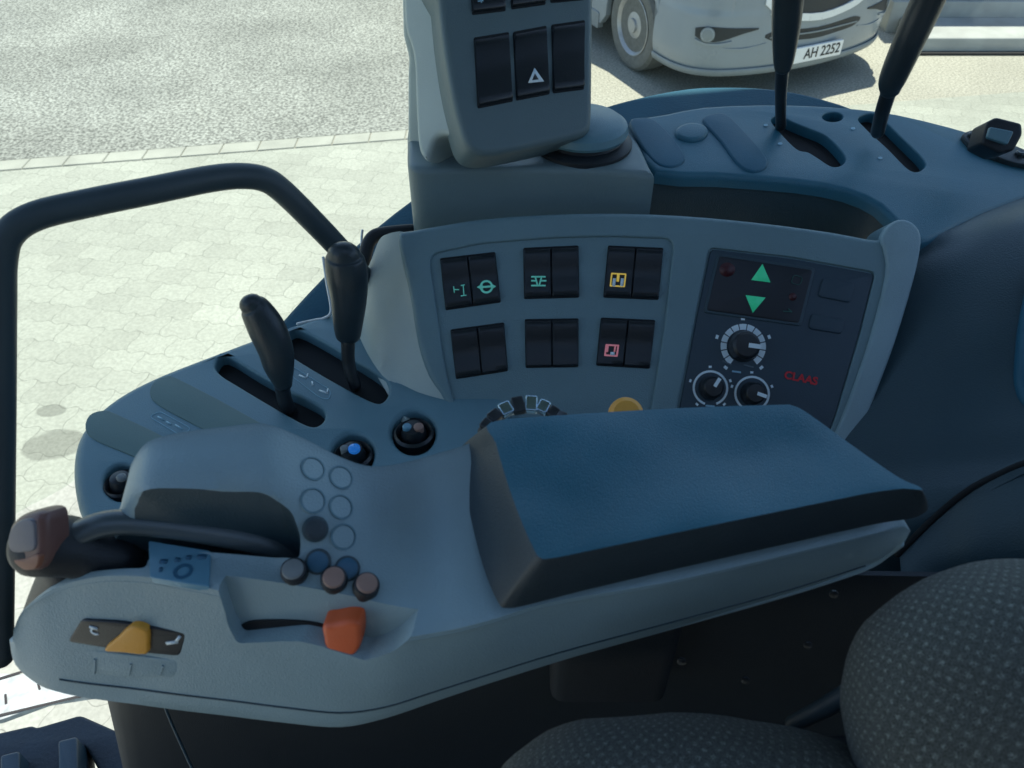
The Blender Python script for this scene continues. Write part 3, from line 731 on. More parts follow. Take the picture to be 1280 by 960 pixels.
# seam cover: the lower moulding laps over the upper one, leaving a shadow gap
lowc = [
 [P(1120, 690, .845), P(1165, 645, .832), P(1205, 612, .815), P(1245, 590, .80), P(1290, 572, .785), P(1400, 545, .75)],
 [P(1125, 700, .838), P(1172, 655, .825), P(1212, 622, .808), P(1250, 600, .793), P(1295, 583, .778), P(1400, 560, .742)],
 [P(1130, 770, .83), P(1180, 755, .82), P(1220, 745, .80), P(1255, 735, .785), P(1300, 725, .765), P(1400, 700, .73)],
 [P(1140, 900, 1.0), P(1190, 900, .99), P(1230, 900, .98), P(1260, 900, .97), P(1310, 900, .96), P(1400, 900, .94)]]
grid('seat_side_cover', lowc, M['cover'], con, nu=4, nv=4, thick=.015)
tube('seam_gap', [p+Vector((0, -.004, .001)) for p in lowc[0]], .0035, M['pit'], con, n=8)
tube('handle_edge', [P(1305, 330, .90), P(1292, 400, .88), P(1284, 450, .865), P(1279, 480, .86), P(1292, 505, .85), P(1320, 500, .85)], [.012, .014, .012, .009, .012, .012], M['tray2'], con)

# ================================================================== SWITCH PANEL
PN = plane3(P(640, 270, .94), P(640, 510, .93), P(1000, 270, .94))
pan = thing('switch_panel', 'grey instrument panel with six switch bays and heater controls behind the armrest', 'control panel', PN.hit(800, 400))
ptop = [(497, 293), (515, 287), (560, 279), (600, 273), (660, 268), (750, 265), (850, 268), (950, 277), (1040, 289), (1096, 299), (1104, 293), (1109, 283), (1122, 275), (1138, 278), (1149, 291), (1150, 310), (1142, 350), (1118, 430), (1090, 505), (1060, 590), (1020, 640), (700, 640), (600, 620), (573, 560), (556, 505), (535, 470), (522, 430), (512, 370), (503, 330)]
rec1 = rpoly([(536, 318), (600, 304), (690, 297), (760, 295), (843, 298), (832, 400), (813, 520), (700, 540), (577, 540), (556, 460)], 14, 4)
rec2 = rpoly([(886, 309), (990, 321), (1095, 340), (1075, 420), (1045, 520), (1020, 590), (900, 580), (836, 560), (850, 490), (868, 400)], 8, 3)
slab('bezel', PN, ptop, M['panel'], pan, h=0, depth=.05, bev=.008, sm=3, seg=5, holes=[(rec1, .004, .0025), (rec2, .004, .0015)])
slab('rim', PN, smooth2([(1100, 300), (1108, 284), (1123, 275), (1139, 279), (1149, 293), (1149, 312), (1141, 350), (1117, 430), (1089, 505), (1060, 588), (1034, 572), (1060, 500), (1086, 425), (1106, 345), (1104, 315)], 3), M['grey'], pan, h=.0045, depth=.01, bev=.004)
# side of the panel blending into the tray (front-window light painted in as a paler plastic)
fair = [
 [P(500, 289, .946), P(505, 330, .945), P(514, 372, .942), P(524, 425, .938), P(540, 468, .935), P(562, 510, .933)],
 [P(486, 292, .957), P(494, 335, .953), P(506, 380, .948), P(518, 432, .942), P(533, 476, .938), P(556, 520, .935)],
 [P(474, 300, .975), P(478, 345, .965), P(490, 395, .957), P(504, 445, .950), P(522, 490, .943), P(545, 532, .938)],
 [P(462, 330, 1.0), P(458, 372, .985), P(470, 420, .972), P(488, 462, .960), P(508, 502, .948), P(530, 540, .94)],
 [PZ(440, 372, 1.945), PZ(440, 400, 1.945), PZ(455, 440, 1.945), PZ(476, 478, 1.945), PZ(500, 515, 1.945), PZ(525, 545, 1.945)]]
grid('panel_flank', fair, M['windowlit'], pan, nu=4, nv=4, thick=.006)
# switch bays
def rocker(name, corners, pl, parent, icons=(), label=None, split=1, h=-.001, raise_=.003):
    """bay filled with `split` rocker caps; corners TL,TR,BR,BL in pixels"""
    TL, TR_, BR, BL = [Vector(c) for c in corners]
    bay = slab('switch_bay', pl, rpoly([tuple(TL), tuple(TR_), tuple(BR), tuple(BL)], 2, 2), M['pit'], parent, h=h+.0005, depth=.006, bev=.0005)
    if label: bay['label'] = label
    for k in range(split):
        a_ = k/split+.008; b_ = (k+1)/split-.008
        tl = TL.lerp(TR_, a_); tr = TL.lerp(TR_, b_); bl = BL.lerp(BR, a_); br_ = BL.lerp(BR, b_)
        t0 = .045; t1 = .965
        a4 = [tl.lerp(bl, t0), tr.lerp(br_, t0), tr.lerp(br_, t1), tl.lerp(bl, t1)]
        # rocker cap with a shallow valley: two tilted halves
        rows = []
        for (t, hh) in ((0, -.001), (.02, .0028), (.25, .0024), (.5, .0006), (.75, .0024), (.98, .0034), (1, -.001)):
            p = a4[0].lerp(a4[3], t); q = a4[1].lerp(a4[2], t)
            r = []
            for (s_, dh) in ((0, -.004), (.02, -.0004), (.08, 0), (.5, 0), (.92, 0), (.98, -.0004), (1, -.004)):
                u_ = p.lerp(q, s_); c = pl.hit(u_.x, u_.y); r.append(c+pl.n*(h+hh+dh*.6+.0008))
            rows.append(r)
        grid('rocker', rows, M['switch'], bay, nu=1, nv=2, sharp=60)
    return bay
REC = PN.up(-.004)
B = {}
B[0] = rocker('s', [(550, 323), (619, 315), (626, 378), (557, 388)], REC, pan, split=2, h=.001, label='dark twin switch bay with two green symbols')
B[1] = rocker('s', [(654, 310), (723, 307), (724, 372), (655, 374)], REC, pan, split=2, h=.001, label='twin switch bay with one green symbol')
B[2] = rocker('s', [(760, 307), (829, 310), (823, 375), (754, 372)], REC, pan, split=2, h=.001, label='twin switch bay with a yellow symbol')
B[3] = rocker('s', [(563, 412), (630, 403), (635, 464), (570, 474)], REC, pan, split=2, h=.001, label='blank dark switch bay at the lower left')
B[4] = rocker('s', [(656, 399), (723, 398), (723, 459), (657, 460)], REC, pan, split=2, h=.001, label='blank dark switch bay in the lower middle')
B[5] = rocker('s', [(751, 397), (819, 400), (812, 461), (745, 457)], REC, pan, split=2, h=.001, label='twin switch bay with a pink symbol')
IC = REC.up(.0046)
def px_bars(lst, m, w=.0011): return [bar('m', IC, *l, w, m, pan) for l in lst]
symbol('green_symbol', px_bars([(567, 358, 568, 366), (568, 362, 574, 362), (579, 357, 580, 370), (576, 370, 583, 369), (576, 357, 581, 356)], M['tealprint']), B[0])
symbol('green_symbol', [ringmark('m', IC, 608, 358.5, .0055, .0078, M['tealprint'], pan, n=24)] + px_bars([(602, 359, 614, 358)], M['tealprint'], .0022) + [tri(IC, [(603, 355), (596, 359), (604, 363)], M['tealprint'], pan), tri(IC, [(613, 354), (620, 358), (614, 362)], M['tealprint'], pan)], B[0])
symbol('green_symbol', px_bars([(664, 346, 682, 346), (664, 357, 682, 357), (669, 346, 672, 357), (677, 346, 674, 357), (664, 351, 670, 351), (676, 351, 683, 351)], M['tealprint'], .0018), B[1])
symbol('yellow_symbol', [outline_mark('m', IC, [(764, 341), (783, 342), (781, 359), (762, 358)], .0016, M['yellowlit'], pan, r=1)] + px_bars([(768, 348, 767, 358)], M['white'], .0035) + px_bars([(778, 348, 777, 358)], M['white'], .0035) + px_bars([(773, 343, 772, 352)], M['yellowlit'], .003), B[2])
symbol('pink_symbol', [outline_mark('m', IC, [(757, 430), (774, 431), (772, 446), (755, 445)], .0020, M['redlit'], pan, r=1)] + px_bars([(763, 442, 768, 442.3)], M['white'], .004) + px_bars([(760, 432, 759, 440)], M['redlit'], .0018) + px_bars([(769, 433, 768, 440)], M['redlit'], .0018), B[5])
# heater module
mod = slab('heater_module', REC, rpoly([(888, 312), (990, 324), (1092, 343), (1072, 420), (1043, 520), (1018, 585), (900, 575), (840, 555), (853, 490), (870, 400)], 6, 3), M['module'], pan, h=.0022, depth=.004, bev=.0012)
MD = REC.up(.0022)
slab('display_frame', MD, rpoly([(896, 317), (1019, 335), (1001, 408), (879, 391)], 4, 2), M['dark'], mod, h=.0016, depth=.003, bev=.001)
dsp = slab('display', MD, rpoly([(899, 320.5), (1015, 338), (998, 404), (883, 388)], 3, 2), M['display'], mod, h=.0022, depth=.003, bev=.0005)
DS = MD.up(.0024)
symbol('green_arrow', [slab('m', DS, [(953, 330), (963, 353), (939, 350)], M['greenlit'], mod, h=.0004, depth=.001, bev=0)], dsp)
symbol('green_arrow', [slab('m', DS, [(932, 369), (957, 372), (941, 391)], M['greenlit'], mod, h=.0004, depth=.001, bev=0)], dsp)
symbol('dim_symbol', [outline_mark('m', DS, [(988, 354), (992, 343), (1004, 347), (1000, 357)], .0006, M['dimgreen'], mod, r=4)], dsp)
symbol('dim_symbol', [bar('m', DS, 979, 389, 990, 390, .0012, M['dimgreen'], mod), bar('m', DS, 985, 386, 990, 390, .0008, M['dimgreen'], mod)], dsp)
symbol('dim_red_symbol', [slab('m', DS, circ(909, 337, 10, 16, 9), M['dimred'], mod, h=.0003, depth=.001, bev=0)], dsp)
symbol('dim_red_symbol', [slab('m', DS, circ(991, 371, 5, 12, 5), M['dimred'], mod, h=.0003, depth=.001, bev=0)], dsp)
for cs in ([(1028, 347), (1068, 354), (1063, 379), (1022, 371)], [(1014, 392), (1056, 400), (1052, 418), (1010, 411)]):
    slab('module_button', MD, rpoly(cs, 5, 3), M['module'], mod, h=.0022, depth=.003, bev=.0014)
def dial(px, py, r, ang, seg_, lab):
    c = MD.hit(px, py)
    k = lathe('dial', c, MD.n, [(r*.70, -.001), (r*.72, .002), (r*.62, .014), (r*.5, .0165), (r*.1, .017), (.0004, .017)], M['switch'], mod, n=32)
    k['label'] = lab
    a_ = math.radians(ang); d = MD.u*math.cos(a_)+MD.v*math.sin(a_); q = d.cross(MD.n)
    pa = c+MD.n*.0175; hw = r*.10
    V = [pa+d*x_*r+q*y_*hw+MD.n*z_ for z_ in (0, .0012) for x_, y_ in ((.05, -1), (.62, -1), (.62, 1), (.05, 1))]
    mk('pointer', V, [(0, 1, 2, 3), (4, 5, 6, 7), (0, 1, 5, 4), (1, 2, 6, 5), (2, 3, 7, 6), (3, 0, 4, 7)], M['white'], k, smooth=False)
    marks = []
    if seg_:
        n = 13; gap = 5; a0 = -55; span = 290
        for i in range(n): marks.append(ringmark('m', MD, px, py, r*.76, r*1.03, M['white'], mod, a0+i*span/n+1.5, a0+(i+1)*span/n-1.5, n=120))
    else:
        marks.append(ringmark('m', MD, px, py, r*.93, r*1.06, M['white'], mod, -70, 250, n=60))
    for a1 in (-50, 20, 90, 160, 230): marks.append(ringmark('m', MD, px, py, r*1.2, r*1.33, M['white'], mod, a1-4, a1+4, n=120))
    symbol('dial_scale', marks, k)
    return k
dial(929, 433, .0255, -8, True, 'upper temperature dial ringed by thick white segments')
dial(888, 485, .0195, 58, False, 'lower left dial with its pointer up and right')
dial(940, 492, .0195, -20, False, 'lower right dial partly behind the armrest pad')
for l in ((915, 464, 926, 465.5, .002, M['print']), (882, 507, 893, 508, .002, M['print']), (903, 451, 914, 456, .0014, M['dimprint']), (930, 456, 942, 459, .0014, M['dimprint'])): bar('dial_mark', MD, *l, mod)
tp = MD.hit(1001, 473); xd = (MD.hit(1025, 478)-MD.hit(978, 468))
text('maker_lettering', 'CLAAS', .0125, frame(tp+MD.n*.0006, xd, MD.v), M['red'], mod, ext=.0003, ax=1.05, bold=.0004)

# recess behind the panel: shelf front in dark trim, ends in a rolled lip
sf = [RS.hit(x_, y_) for x_, y_ in ((800, 211), (819, 212), (900, 217), (1000, 225), (1060, 236), (1100, 254), (1128, 283), (1150, 301))]
grid('shelf_front', [[v+Vector((0, .006+dy, -dz)) for v in sf] for dz, dy in ((.006, .002), (.012, -.003), (.05, -.002), (.11, .004), (.2, .004))], M['dark'], con, nu=4, nv=3, thick=.006)

# ================================================================== DISPLAY COLUMN + MONITOR
colm = thing('monitor_column', 'pale grey column base with a round turntable carrying the monitor', 'column', RS.hit(650, 180))
BS = zplane(2.13)
base = [(509, 200), (512, 207), (522, 211), (545, 212), (600, 211), (700, 211), (762, 213), (812, 218), (818, 216), (812, 205), (787, 155), (760, 138), (700, 120), (600, 112), (530, 120), (511, 150), (509, 180)]
slab('base', BS, base, M['basegrey'], colm, h=0, depth=.14, bev=.008, sm=2, seg=4)
tc_ = BS.hit(728, 180)
lathe('turntable', tc_, (0, 0, 1), [(.062, -.003), (.062, .004), (.058, .007), (.050, .009), (.048, .012), (.051, .014)], M['black'], colm, n=44)
lathe('turntable_cap', tc_, (0, 0, 1), [(.050, .014), (.054, .015), (.056, .019), (.054, .027), (.046, .033), (.0, .036)], M['tray'], colm, n=44)
cp = Plane(P(540, 240, 1.02), (0, -1, .25))
slab('upright', Plane(P(515, 150, 1.01), (-.25, -1, .35)), rpoly([(500, -60), (540, -60), (560, 80), (600, 210), (513, 214), (509, 190), (509, 95), (510, 72), (503, 45)], 5, 2), M['windowlit'], colm, h=0, depth=.05, bev=.006)
MN = plane3(P(585, 190, .90), P(738, 165, .95), P(560, 0, .90))
mon = thing('cab_monitor', 'grey monitor housing with dark switch rows and hazard triangle on the column', 'monitor', P(650, 180, .95))
slab('housing', MN, smooth2([(545, -60), (549, 0), (556, 60), (566, 120), (577, 165), (584, 182), (594, 191), (612, 194), (650, 188), (700, 177), (728, 170), (737, 164), (741, 152), (742, 100), (743, 0), (744, -60)], 3), M['monitor'], mon, h=0, depth=.05, bev=.009, seg=5)
FLK = plane3(P(520, 190, .965), P(585, 190, .925), P(510, 0, .95))
slab('housing_flank', FLK, smooth2([(501, -60), (503, 0), (505, 35), (512, 58), (516, 80), (518, 130), (521, 180), (526, 195), (533, 201), (537, 190), (543, 175), (553, 169), (566, 173), (578, 184), (590, 196), (596, 150), (580, 60), (570, 0), (565, -60)], 3), M['windowlit'], mon, h=0, depth=.05, bev=.007, seg=4)
for cs, lab in (([(592, 47), (636, 40), (641, 127), (597, 136)], 'blank dark switch at the lower left'), ([(641, 40), (683, 32), (687, 118), (645, 126)], 'dark hazard switch with white triangle'), ([(689, 31), (731, 25), (730, 112), (691, 117)], 'blank dark switch at the lower right'),
           ([(585, -70), (630, -76), (632, 14), (590, 19)], None), ([(637, -77), (681, -84), (682, 6), (639, 12)], None), ([(687, -85), (731, -90), (731, 0), (688, 4)], None)):
    rb = rocker('m', cs, MN, mon, split=1, h=.0002, label=lab)
    if lab and 'hazard' in lab: hz = rb
MI = MN.up(.0036)
symbol('hazard_triangle', [slab('m', MI, [(668, 85), (680, 102), (660, 104)], M['white'], mon, h=.0006, depth=.001, bev=0), slab('m', MI, [(668.3, 92), (673, 99.5), (665, 100.5)], M['black'], mon, h=.0010, depth=.001, bev=0)], hz)
symbol('small_symbol', [bar('m', MN.up(.0036), 597, 2, 604, 1, .0015, M['print'], mon), bar('m', MN.up(.0036), 600, -2, 602, 5, .0015, M['print'], mon)], rb)

# ================================================================== LEVERS
def lever(name, label, cat, base, shaft, sr, gripc, gr, group=None, squash=1.0):
    o = thing(name, label, cat, base, group)
    s = tube('shaft', shaft, sr, M['steel'], o, n=12)
    gq = tube('grip', gripc, gr, M['grip'], o, n=22, squash=squash)
    return o
# rear shelf levers
bA = P(976, 158, 1.085); bB = P(1097, 165, 1.08)
lever('control_lever', 'straight black lever on the rear shelf in front of the van number plate', 'lever', bA, [bA, P(976, 120, 1.02), P(978, 84, .97)], [.007, .0072, .0085],
      [P(979, 84, .965), P(980, 70, .955), P(983, 30, .92), P(986, -20, .88), P(987, -90, .83)], [.0105, .013, .0165, .0178, .018], 'levers on the console', .8)
lever('control_lever', 'leaning black lever on the rear shelf nearest the workshop wall', 'lever', bB, [bB, P(1103, 140, 1.03), P(1112, 112, .99)], [.009, .0092, .0095],
      [P(1113, 112, .985), P(1117, 96, .97), P(1138, 48, .93), P(1160, 0, .90), P(1185, -60, .86)], [.0125, .0165, .0185, .019, .019], 'levers on the console', .85)
bC = PZ(362, 512, 1.94); bD = PZ(444, 482, 1.94)
lever('control_lever', 'short black lever with a tilted paddle grip on the left of the tray', 'lever', bC, [bC, P(356, 500, .925), P(352, 478, .91)], [.0085, .0085, .009],
      [P(354, 480, .908), P(349, 460, .90), P(344, 436, .89), P(333, 410, .88), P(320, 387, .87), P(314, 380, .865)], [.0105, .0168, .0197, .0208, .0175, .0135], 'levers on the console', .8)
lever('control_lever', 'upright black lever with a flat head grip in the slot beside the panel', 'lever', bD, [bD, P(436, 455, .955), P(435, 425, .94)], [.0075, .0078, .0085],
      [P(435, 418, .938), P(435, 405, .93), P(436, 372, .91), P(434, 345, .895), P(431, 325, .885), P(430, 318, .88)], [.0150, .0170, .0205, .0232, .0220, .018], 'levers on the console', .8)

# ================================================================== GRAB RAIL, SEAL, GLASS, MOUNT
rail = tube('grab_rail', [P(-1, 822, .85), P(0, 700, .83), P(1, 500, .79), P(1, 380, .76), P(2, 325, .745), P(12, 292, .74), P(45, 270, .745), P(110, 254, .765), P(190, 238, .79), P(260, 224, .82), P(300, 220, .84), P(330, 224, .855), P(352, 238, .87), P(385, 270, .90), P(425, 312, .95), P(458, 352, 1.0)],
            [.0135]*16, M['rubber'], None, n=24, sub=6)
tag(rail, 'dark rubber covered grab rail bent across the left window', 'grab rail')
sl_ = tube('window_seal', [P(540, 288, 1.08), P(510, 289, 1.06), P(480, 292, 1.05), P(466, 297, 1.045), P(458, 312, 1.04), P(452, 345, 1.035), P(446, 385, 1.03), P(440, 400, 1.02)], [.009]*8, M['seal'], None, n=12)
tag(sl_, 'black rubber seal bending round the panel corner', 'seal')
tg = tube('seal_edge', [P(453, 288, 1.07), P(452, 300, 1.07), P(452, 330, 1.065)], .0018, M['vantrim'], sl_, n=8)
tube('seal_edge', [P(404, 322, 1.05), P(408, 350, 1.05), P(414, 388, 1.045), P(405, 398, 1.045), P(395, 400, 1.045), P(372, 405, 1.04)], .0020, M['vantrim'], sl_, n=8)

mt_ = thing('mount_bracket', 'small black clamp bracket screwed to the right end of the shelf', 'bracket', RS.hit(1235, 190))
slab('foot_plate', RS, rpoly([(1198, 172), (1215, 166), (1285, 195), (1300, 215), (1262, 208), (1215, 192)], 6, 3), M['black'], mt_, h=.007, depth=.01, bev=.002)
for (x_, y_) in ((1213, 177), (1272, 200)):
    lathe('screw', RS.hit(x_, y_)+Vector((0, 0, .006)), (0, 0, 1), [(.007, 0), (.007, .005), (.005, .007), (.0, .006)], M['steel'], mt_, n=8)
slab('clamp_block', Plane(P(1250, 175, 1.0), (-.2, -1, .75)), rpoly([(1234, 152), (1246, 146), (1278, 154), (1279, 168), (1268, 188), (1250, 192), (1226, 180)], 4, 3), M['black'], mt_, h=0, depth=.045, bev=.004)
slab('clamp_pad', Plane(P(1250, 175, .992), (-.2, -1, .75)), rpoly([(1238, 158), (1268, 164), (1260, 181), (1234, 172)], 3, 3), M['tray'], mt_, h=0, depth=.006, bev=.002)

# curved side window following the outer edge of tray and shelf
gl = [PZ(-260, 760, 1.96), PZ(-60, 600, 1.95), PZ(40, 545, 1.95), PZ(110, 500, 1.95), PZ(200, 450, 1.95), PZ(330, 400, 1.95), PZ(450, 330, 1.95)]
gl = [Vector((p.x, p.y, 0)) for p in gl]
gl += [Vector((p.x, p.y+.02, 0)) for p in (PZ(620, 200, 2.0), PZ(760, 137, 2.05), PZ(880, 126, 2.1), PZ(1000, 126, 2.11), PZ(1120, 137, 2.11), PZ(1300, 186, 2.11), PZ(1500, 260, 2.11))]
gr_ = [[p+Vector((0, 0, z)) for p in gl] for z in (1.86, 3.72)]
go = grid('side_window', gr_, M['glass'], None, nu=4, nv=1, thick=.004)
tag(go, 'large clear curved side window looking onto the paved yard', 'window')

# ================================================================== ARMREST
arm = thing('armrest_console', 'grey multi-function armrest console with black pad and round buttons', 'armrest', (0, .37, 1.9))
cols = [
 [(150, 640, 2.10), (130, 665, 2.09), (100, 700, 2.07), (17, 788, 2.05), (17, 803, 2.035)],
 [(155, 618, 2.13), (146, 650, 2.115), (120, 690, 2.095), (27, 764, 2.07), (25, 832, 2.01)],
 [(160, 600, 2.15), (150, 640, 2.13), (125, 685, 2.105), (50, 744, 2.09), (50, 853, 1.998)],
 [(166, 578, 2.165), (158, 622, 2.155), (150, 676, 2.117), (78, 730, 2.102), (75, 862, 1.995)],
 [(185, 553, 2.18), (180, 614, 2.17), (185, 672, 2.122), (125, 719, 2.115), (112, 869, 1.99)],
 [(225, 541, 2.185), (220, 612, 2.172), (222, 676, 2.122), (180, 719, 2.12), (170, 876, 1.985)],
 [(280, 534, 2.186), (280, 612, 2.17), (268, 682, 2.122), (235, 729, 2.12), (225, 883, 1.985)],
 [(330, 530, 2.186), (335, 617, 2.166), (325, 692, 2.121), (290, 740, 2.12), (290, 890, 1.985)],
 [(375, 546, 2.17), (380, 630, 2.152), (370, 706, 2.119), (360, 757, 2.115), (360, 898, 1.985)],
 [(425, 571, 2.15), (430, 645, 2.135), (430, 725, 2.113), (430, 775, 2.108), (425, 903, 1.985)],
 [(465, 583, 2.14), (476, 655, 2.116), (485, 735, 2.105), (490, 795, 2.102), (480, 893, 1.99)],
 [(510, 577, 2.136), (525, 650, 2.11), (535, 728, 2.103), (545, 790, 2.100), (540, 873, 1.995)],
 [(560, 563, 2.14), (572, 640, 2.118), (585, 720, 2.108), (604, 777, 2.104), (610, 850, 2.0)],
 [(630, 548, 2.14), (650, 630, 2.12), (665, 700, 2.108), (690, 752, 2.104), (700, 822, 2.01)],
 [(790, 560, 2.12), (800, 620, 2.11), (815, 690, 2.105), (830, 728, 2.10), (850, 780, 2.02)],
 [(940, 565, 2.12), (950, 620, 2.11), (955, 665, 2.105), (975, 695, 2.10), (985, 742, 2.03)],
 [(1060, 590, 2.115), (1070, 620, 2.11), (1075, 645, 2.105), (1090, 667, 2.10), (1080, 711, 2.04)],
 [(1100, 605, 2.11), (1110, 630, 2.105), (1120, 645, 2.10), (1128, 658, 2.092), (1112, 692, 2.055)],
 [(1112, 618, 2.10), (1122, 638, 2.095), (1130, 650, 2.09), (1138, 664, 2.082), (1128, 680, 2.07)]]
rows = [[] for _ in range(11)]
for c in cols:
    B0, C0, C1, D0, E0 = [PZ(*q) for q in c]
    back = Vector((B0.x, B0.y+.004, 2.02)); dz = Vector((0, 0, 1))
    seq = [back, B0.lerp(back, .10), B0+(C0-B0)*.02, B0.lerp(C0, .14), C0, C1, C1.lerp(D0, .9), D0.lerp(E0, .05), D0.lerp(E0, .14), E0.lerp(D0, .06),
           Vector((E0.x, E0.y+.012, E0.z-.004))]
    for r, p in zip(rows, seq): r.append(p)
body = grid('body', rows, M['grey'], arm, nu=4, nv=3, cv=True, cap=True, sharp=45)
body.data.materials.append(M['black'])
# recess behind the drive lever (cut out, dark inside)
def prism(px, z0, z1, m, n=3):
    p = smooth2(px, n); V = [PZ(a_, b_, z1) for a_, b_ in p]; V += [Vector((v.x, v.y, z0)) for v in V]; k = len(p)
    return mk('cutter', V, [tuple(range(k)), tuple(range(2*k-1, k-1, -1))]+[(i, (i+1) % k, k+(i+1) % k, k+i) for i in range(k)], m, None, smooth=False)
rc = rpoly([(120, 622), (330, 617), (362, 630), (374, 664), (376, 702), (320, 690), (255, 677), (184, 669), (184, 710), (130, 708), (104, 706), (96, 680)], 10, 4)
# top plane of the cutter sits above everything; its outline is traced on the rim height
V = []; k = len(rc)
def rimz(x_, y_): return 2.166-.046*min(1, max(0, (y_-617)/83))
top = [PZ(a_, b_, rimz(a_, b_)) for a_, b_ in rc]
V = [Vector((v.x, v.y, 2.25)) for v in top]+[Vector((v.x, v.y, 2.075)) for v in top]
ct = mk('cutter', V, [tuple(range(k)), tuple(range(2*k-1, k-1, -1))]+[(i, (i+1) % k, k+(i+1) % k, k+i) for i in range(k)], M['dark'], None, smooth=False)
cut(body, ct)
# scoop in the operator-facing side, with the throttle slider in it
SC = plane3(PZ(280, 735, 2.12), PZ(520, 780, 2.10), PZ(400, 895, 1.99))
sc_in = [SC.hit(a_, b_)-SC.n*.010 for a_, b_ in rpoly([(272, 732), (360, 742), (440, 750), (500, 765), (524, 772), (495, 798), (462, 812), (420, 800), (380, 792), (300, 800), (288, 780)], 6, 3)]
sc_out = [v+SC.n*.05 for v in [SC.hit(a_, b_) for a_, b_ in rpoly([(272, 724), (360, 738), (440, 750), (500, 763), (530, 769), (505, 805), (450, 830), (415, 820), (370, 803), (290, 806), (280, 780)], 6, 3)]]
k = len(sc_in)
ct = mk('cutter', sc_in+sc_out, [tuple(range(k)), tuple(range(2*k-1, k-1, -1))]+[(i, (i+1) % k, k+(i+1) % k, k+i) for i in range(k)], M['grey'], None, smooth=False)
cut(body, ct)
# seam line along the lower edge
seam = [Vector(r) for r in [PZ(*c[4]) for c in cols]]
lip = [v+Vector((0, -.0015, .0025)) for v in seam]
tube('lower_lip', [v+Vector((0, .004, -.004)) for v in seam[1:]], .0042, M['grey'], arm, n=10, sub=4)
tube('seam_line', [v.lerp(PZ(*c[3]), .11)+Vector((0, -.0005, 0)) for v, c in list(zip(seam, cols))[3:-2]],   .0008, M['dark'], arm, n=6, sub=4)
# surface projector for things on the armrest
bpy.context.view_layer.update()
from mathutils.bvhtree import BVHTree
def bvh(o):
    base_ = wloc(o); return BVHTree.FromPolygons([v.co+base_ for v in o.data.vertices], [tuple(p.vertices) for p in o.data.polygons])
BT = bvh(body)
def on(px, py):
    h_ = BT.ray_cast(CAM, D(px, py).normalized())
    if h_[0] is None: return P(px, py, .6), Vector((0, 0, 1))
    n_ = h_[1] if h_[1].dot(CAM-h_[0]) > 0 else -h_[1]
    return h_[0], n_
def surfplane(px, py, r=12):
    c, _ = on(px, py); a_, _ = on(px-r, py); b_, _ = on(px+r, py); d_, _ = on(px, py-r); e_, _ = on(px, py+r)
    n_ = (b_-a_).cross(d_-e_); return Plane(c, n_)
def button(px, py, r, capm, ringm=None, label=None, hgt=.005):
    sp = surfplane(px, py, 10); c = sp.o; R_ = r*.57/F
    k = lathe('push_button', c, sp.n, [(R_, -.004), (R_, hgt*.6), (R_*.93, hgt*.85), (R_*.80, hgt*.95)], ringm or M['black'], arm, n=30)
    lathe('button_cap', c, sp.n, [(R_*.80, hgt*.5), (R_*.80, hgt*1.0), (R_*.70, hgt*1.12), (R_*.3, hgt*1.2), (.0003, hgt*1.22)], capm, k, n=30)
    if label: k['label'] = label
for px, py, m_, lab in ((369, 719, M['greycap'], 'round button with a grey cap'), (418, 729, M['pink'], 'middle round button with a salmon cap'), (457, 738, M['pink'], 'right round button with a salmon cap')):
    button(px, py-3, 16.5, m_, label=lab, hgt=.009)
button(394, 661, 16, M['padside'], M['dark'], 'black round button', .005)
for px, py in ((398, 702), (434, 711)):
    button(px, py, 16, M['screenmark'], M['dark'], None, .0025)
blanks = ((391, 586), (426, 597), (391, 626), (426, 634), (429, 671))
for px, py in blanks:
    sp = surfplane(px, py, 10); R_ = 15.5*.58/F
    lathe('blank_cap', sp.o, sp.n, [(R_*1.06, -.002), (R_*1.06, .0006), (R_*.97, .0003), (R_*.93, -.0004), (R_*.88, .0006), (.0003, .0008)], M['grey'], arm, n=32)
    ringmark('cap_groove', sp, px, py, R_*.93, R_*1.05, M['tray'], arm, h=.0011, th=.002, n=36)
# small screen
sp = surfplane(225, 704, 14)
scr = slab('mode_screen', sp, rpoly([(186, 677), (264, 690), (262, 735), (188, 723)], 3, 2), M['screen'], arm, h=.0014, depth=.006, bev=.0008)
sq = sp.up(.0016)
symbol('screen_marks', [ringmark('m', sq, 229, 714, .0042, .0066, M['screenmark'], arm, n=24)] + [bar('m', sq, *l, .0035, M['screenmark'], arm) for l in ((200, 702, 209, 702), (219, 700, 225, 700), (233, 697, 239, 697), (247, 696, 258, 696), (199, 712, 203, 712))], scr)
# end rocker with the yellow wedge
RK = surfplane(165, 795, 26)
rk = slab('tilt_rocker', RK, rpoly([(86, 800), (104, 772), (150, 775), (236, 789), (226, 818), (160, 812)], 6, 3), M['switch'], arm, h=.0022, depth=.008, bev=.0015)
slab('rocker_shelf', RK, rpoly([(80, 806), (160, 817), (226, 824), (220, 845), (150, 845), (70, 832)], 8, 3), M['grey'], rk, h=.0012, depth=.008, bev=.0012)
slab('yellow_wedge', RK, smooth2([(135, 806), (152, 790), (163, 779), (174, 776), (185, 779), (190, 785), (190, 800), (187, 811), (160, 809)], 3), M['amber'], rk, h=.0062, depth=.008, bev=.0022)
RI = RK.up(.0024)
symbol('rocker_symbol', [ringmark('m', RI, 119, 789, .0022, .0038, M['white'], arm, a0=60, a1=300, n=24), bar('m', RI, 112, 783, 122, 786, .002, M['white'], arm), bar('m', RI, 208, 804, 222, 802, .0026, M['white'], arm), bar('m', RI, 220, 802, 225, 795, .0022, M['white'], arm)], rk)
for l in ((120, 822, 119, 840), (165, 828, 162, 842), (205, 830, 200, 842)):
    bar('ridge', RK, *l, .0016, M['grey'], rk, h=.0022)
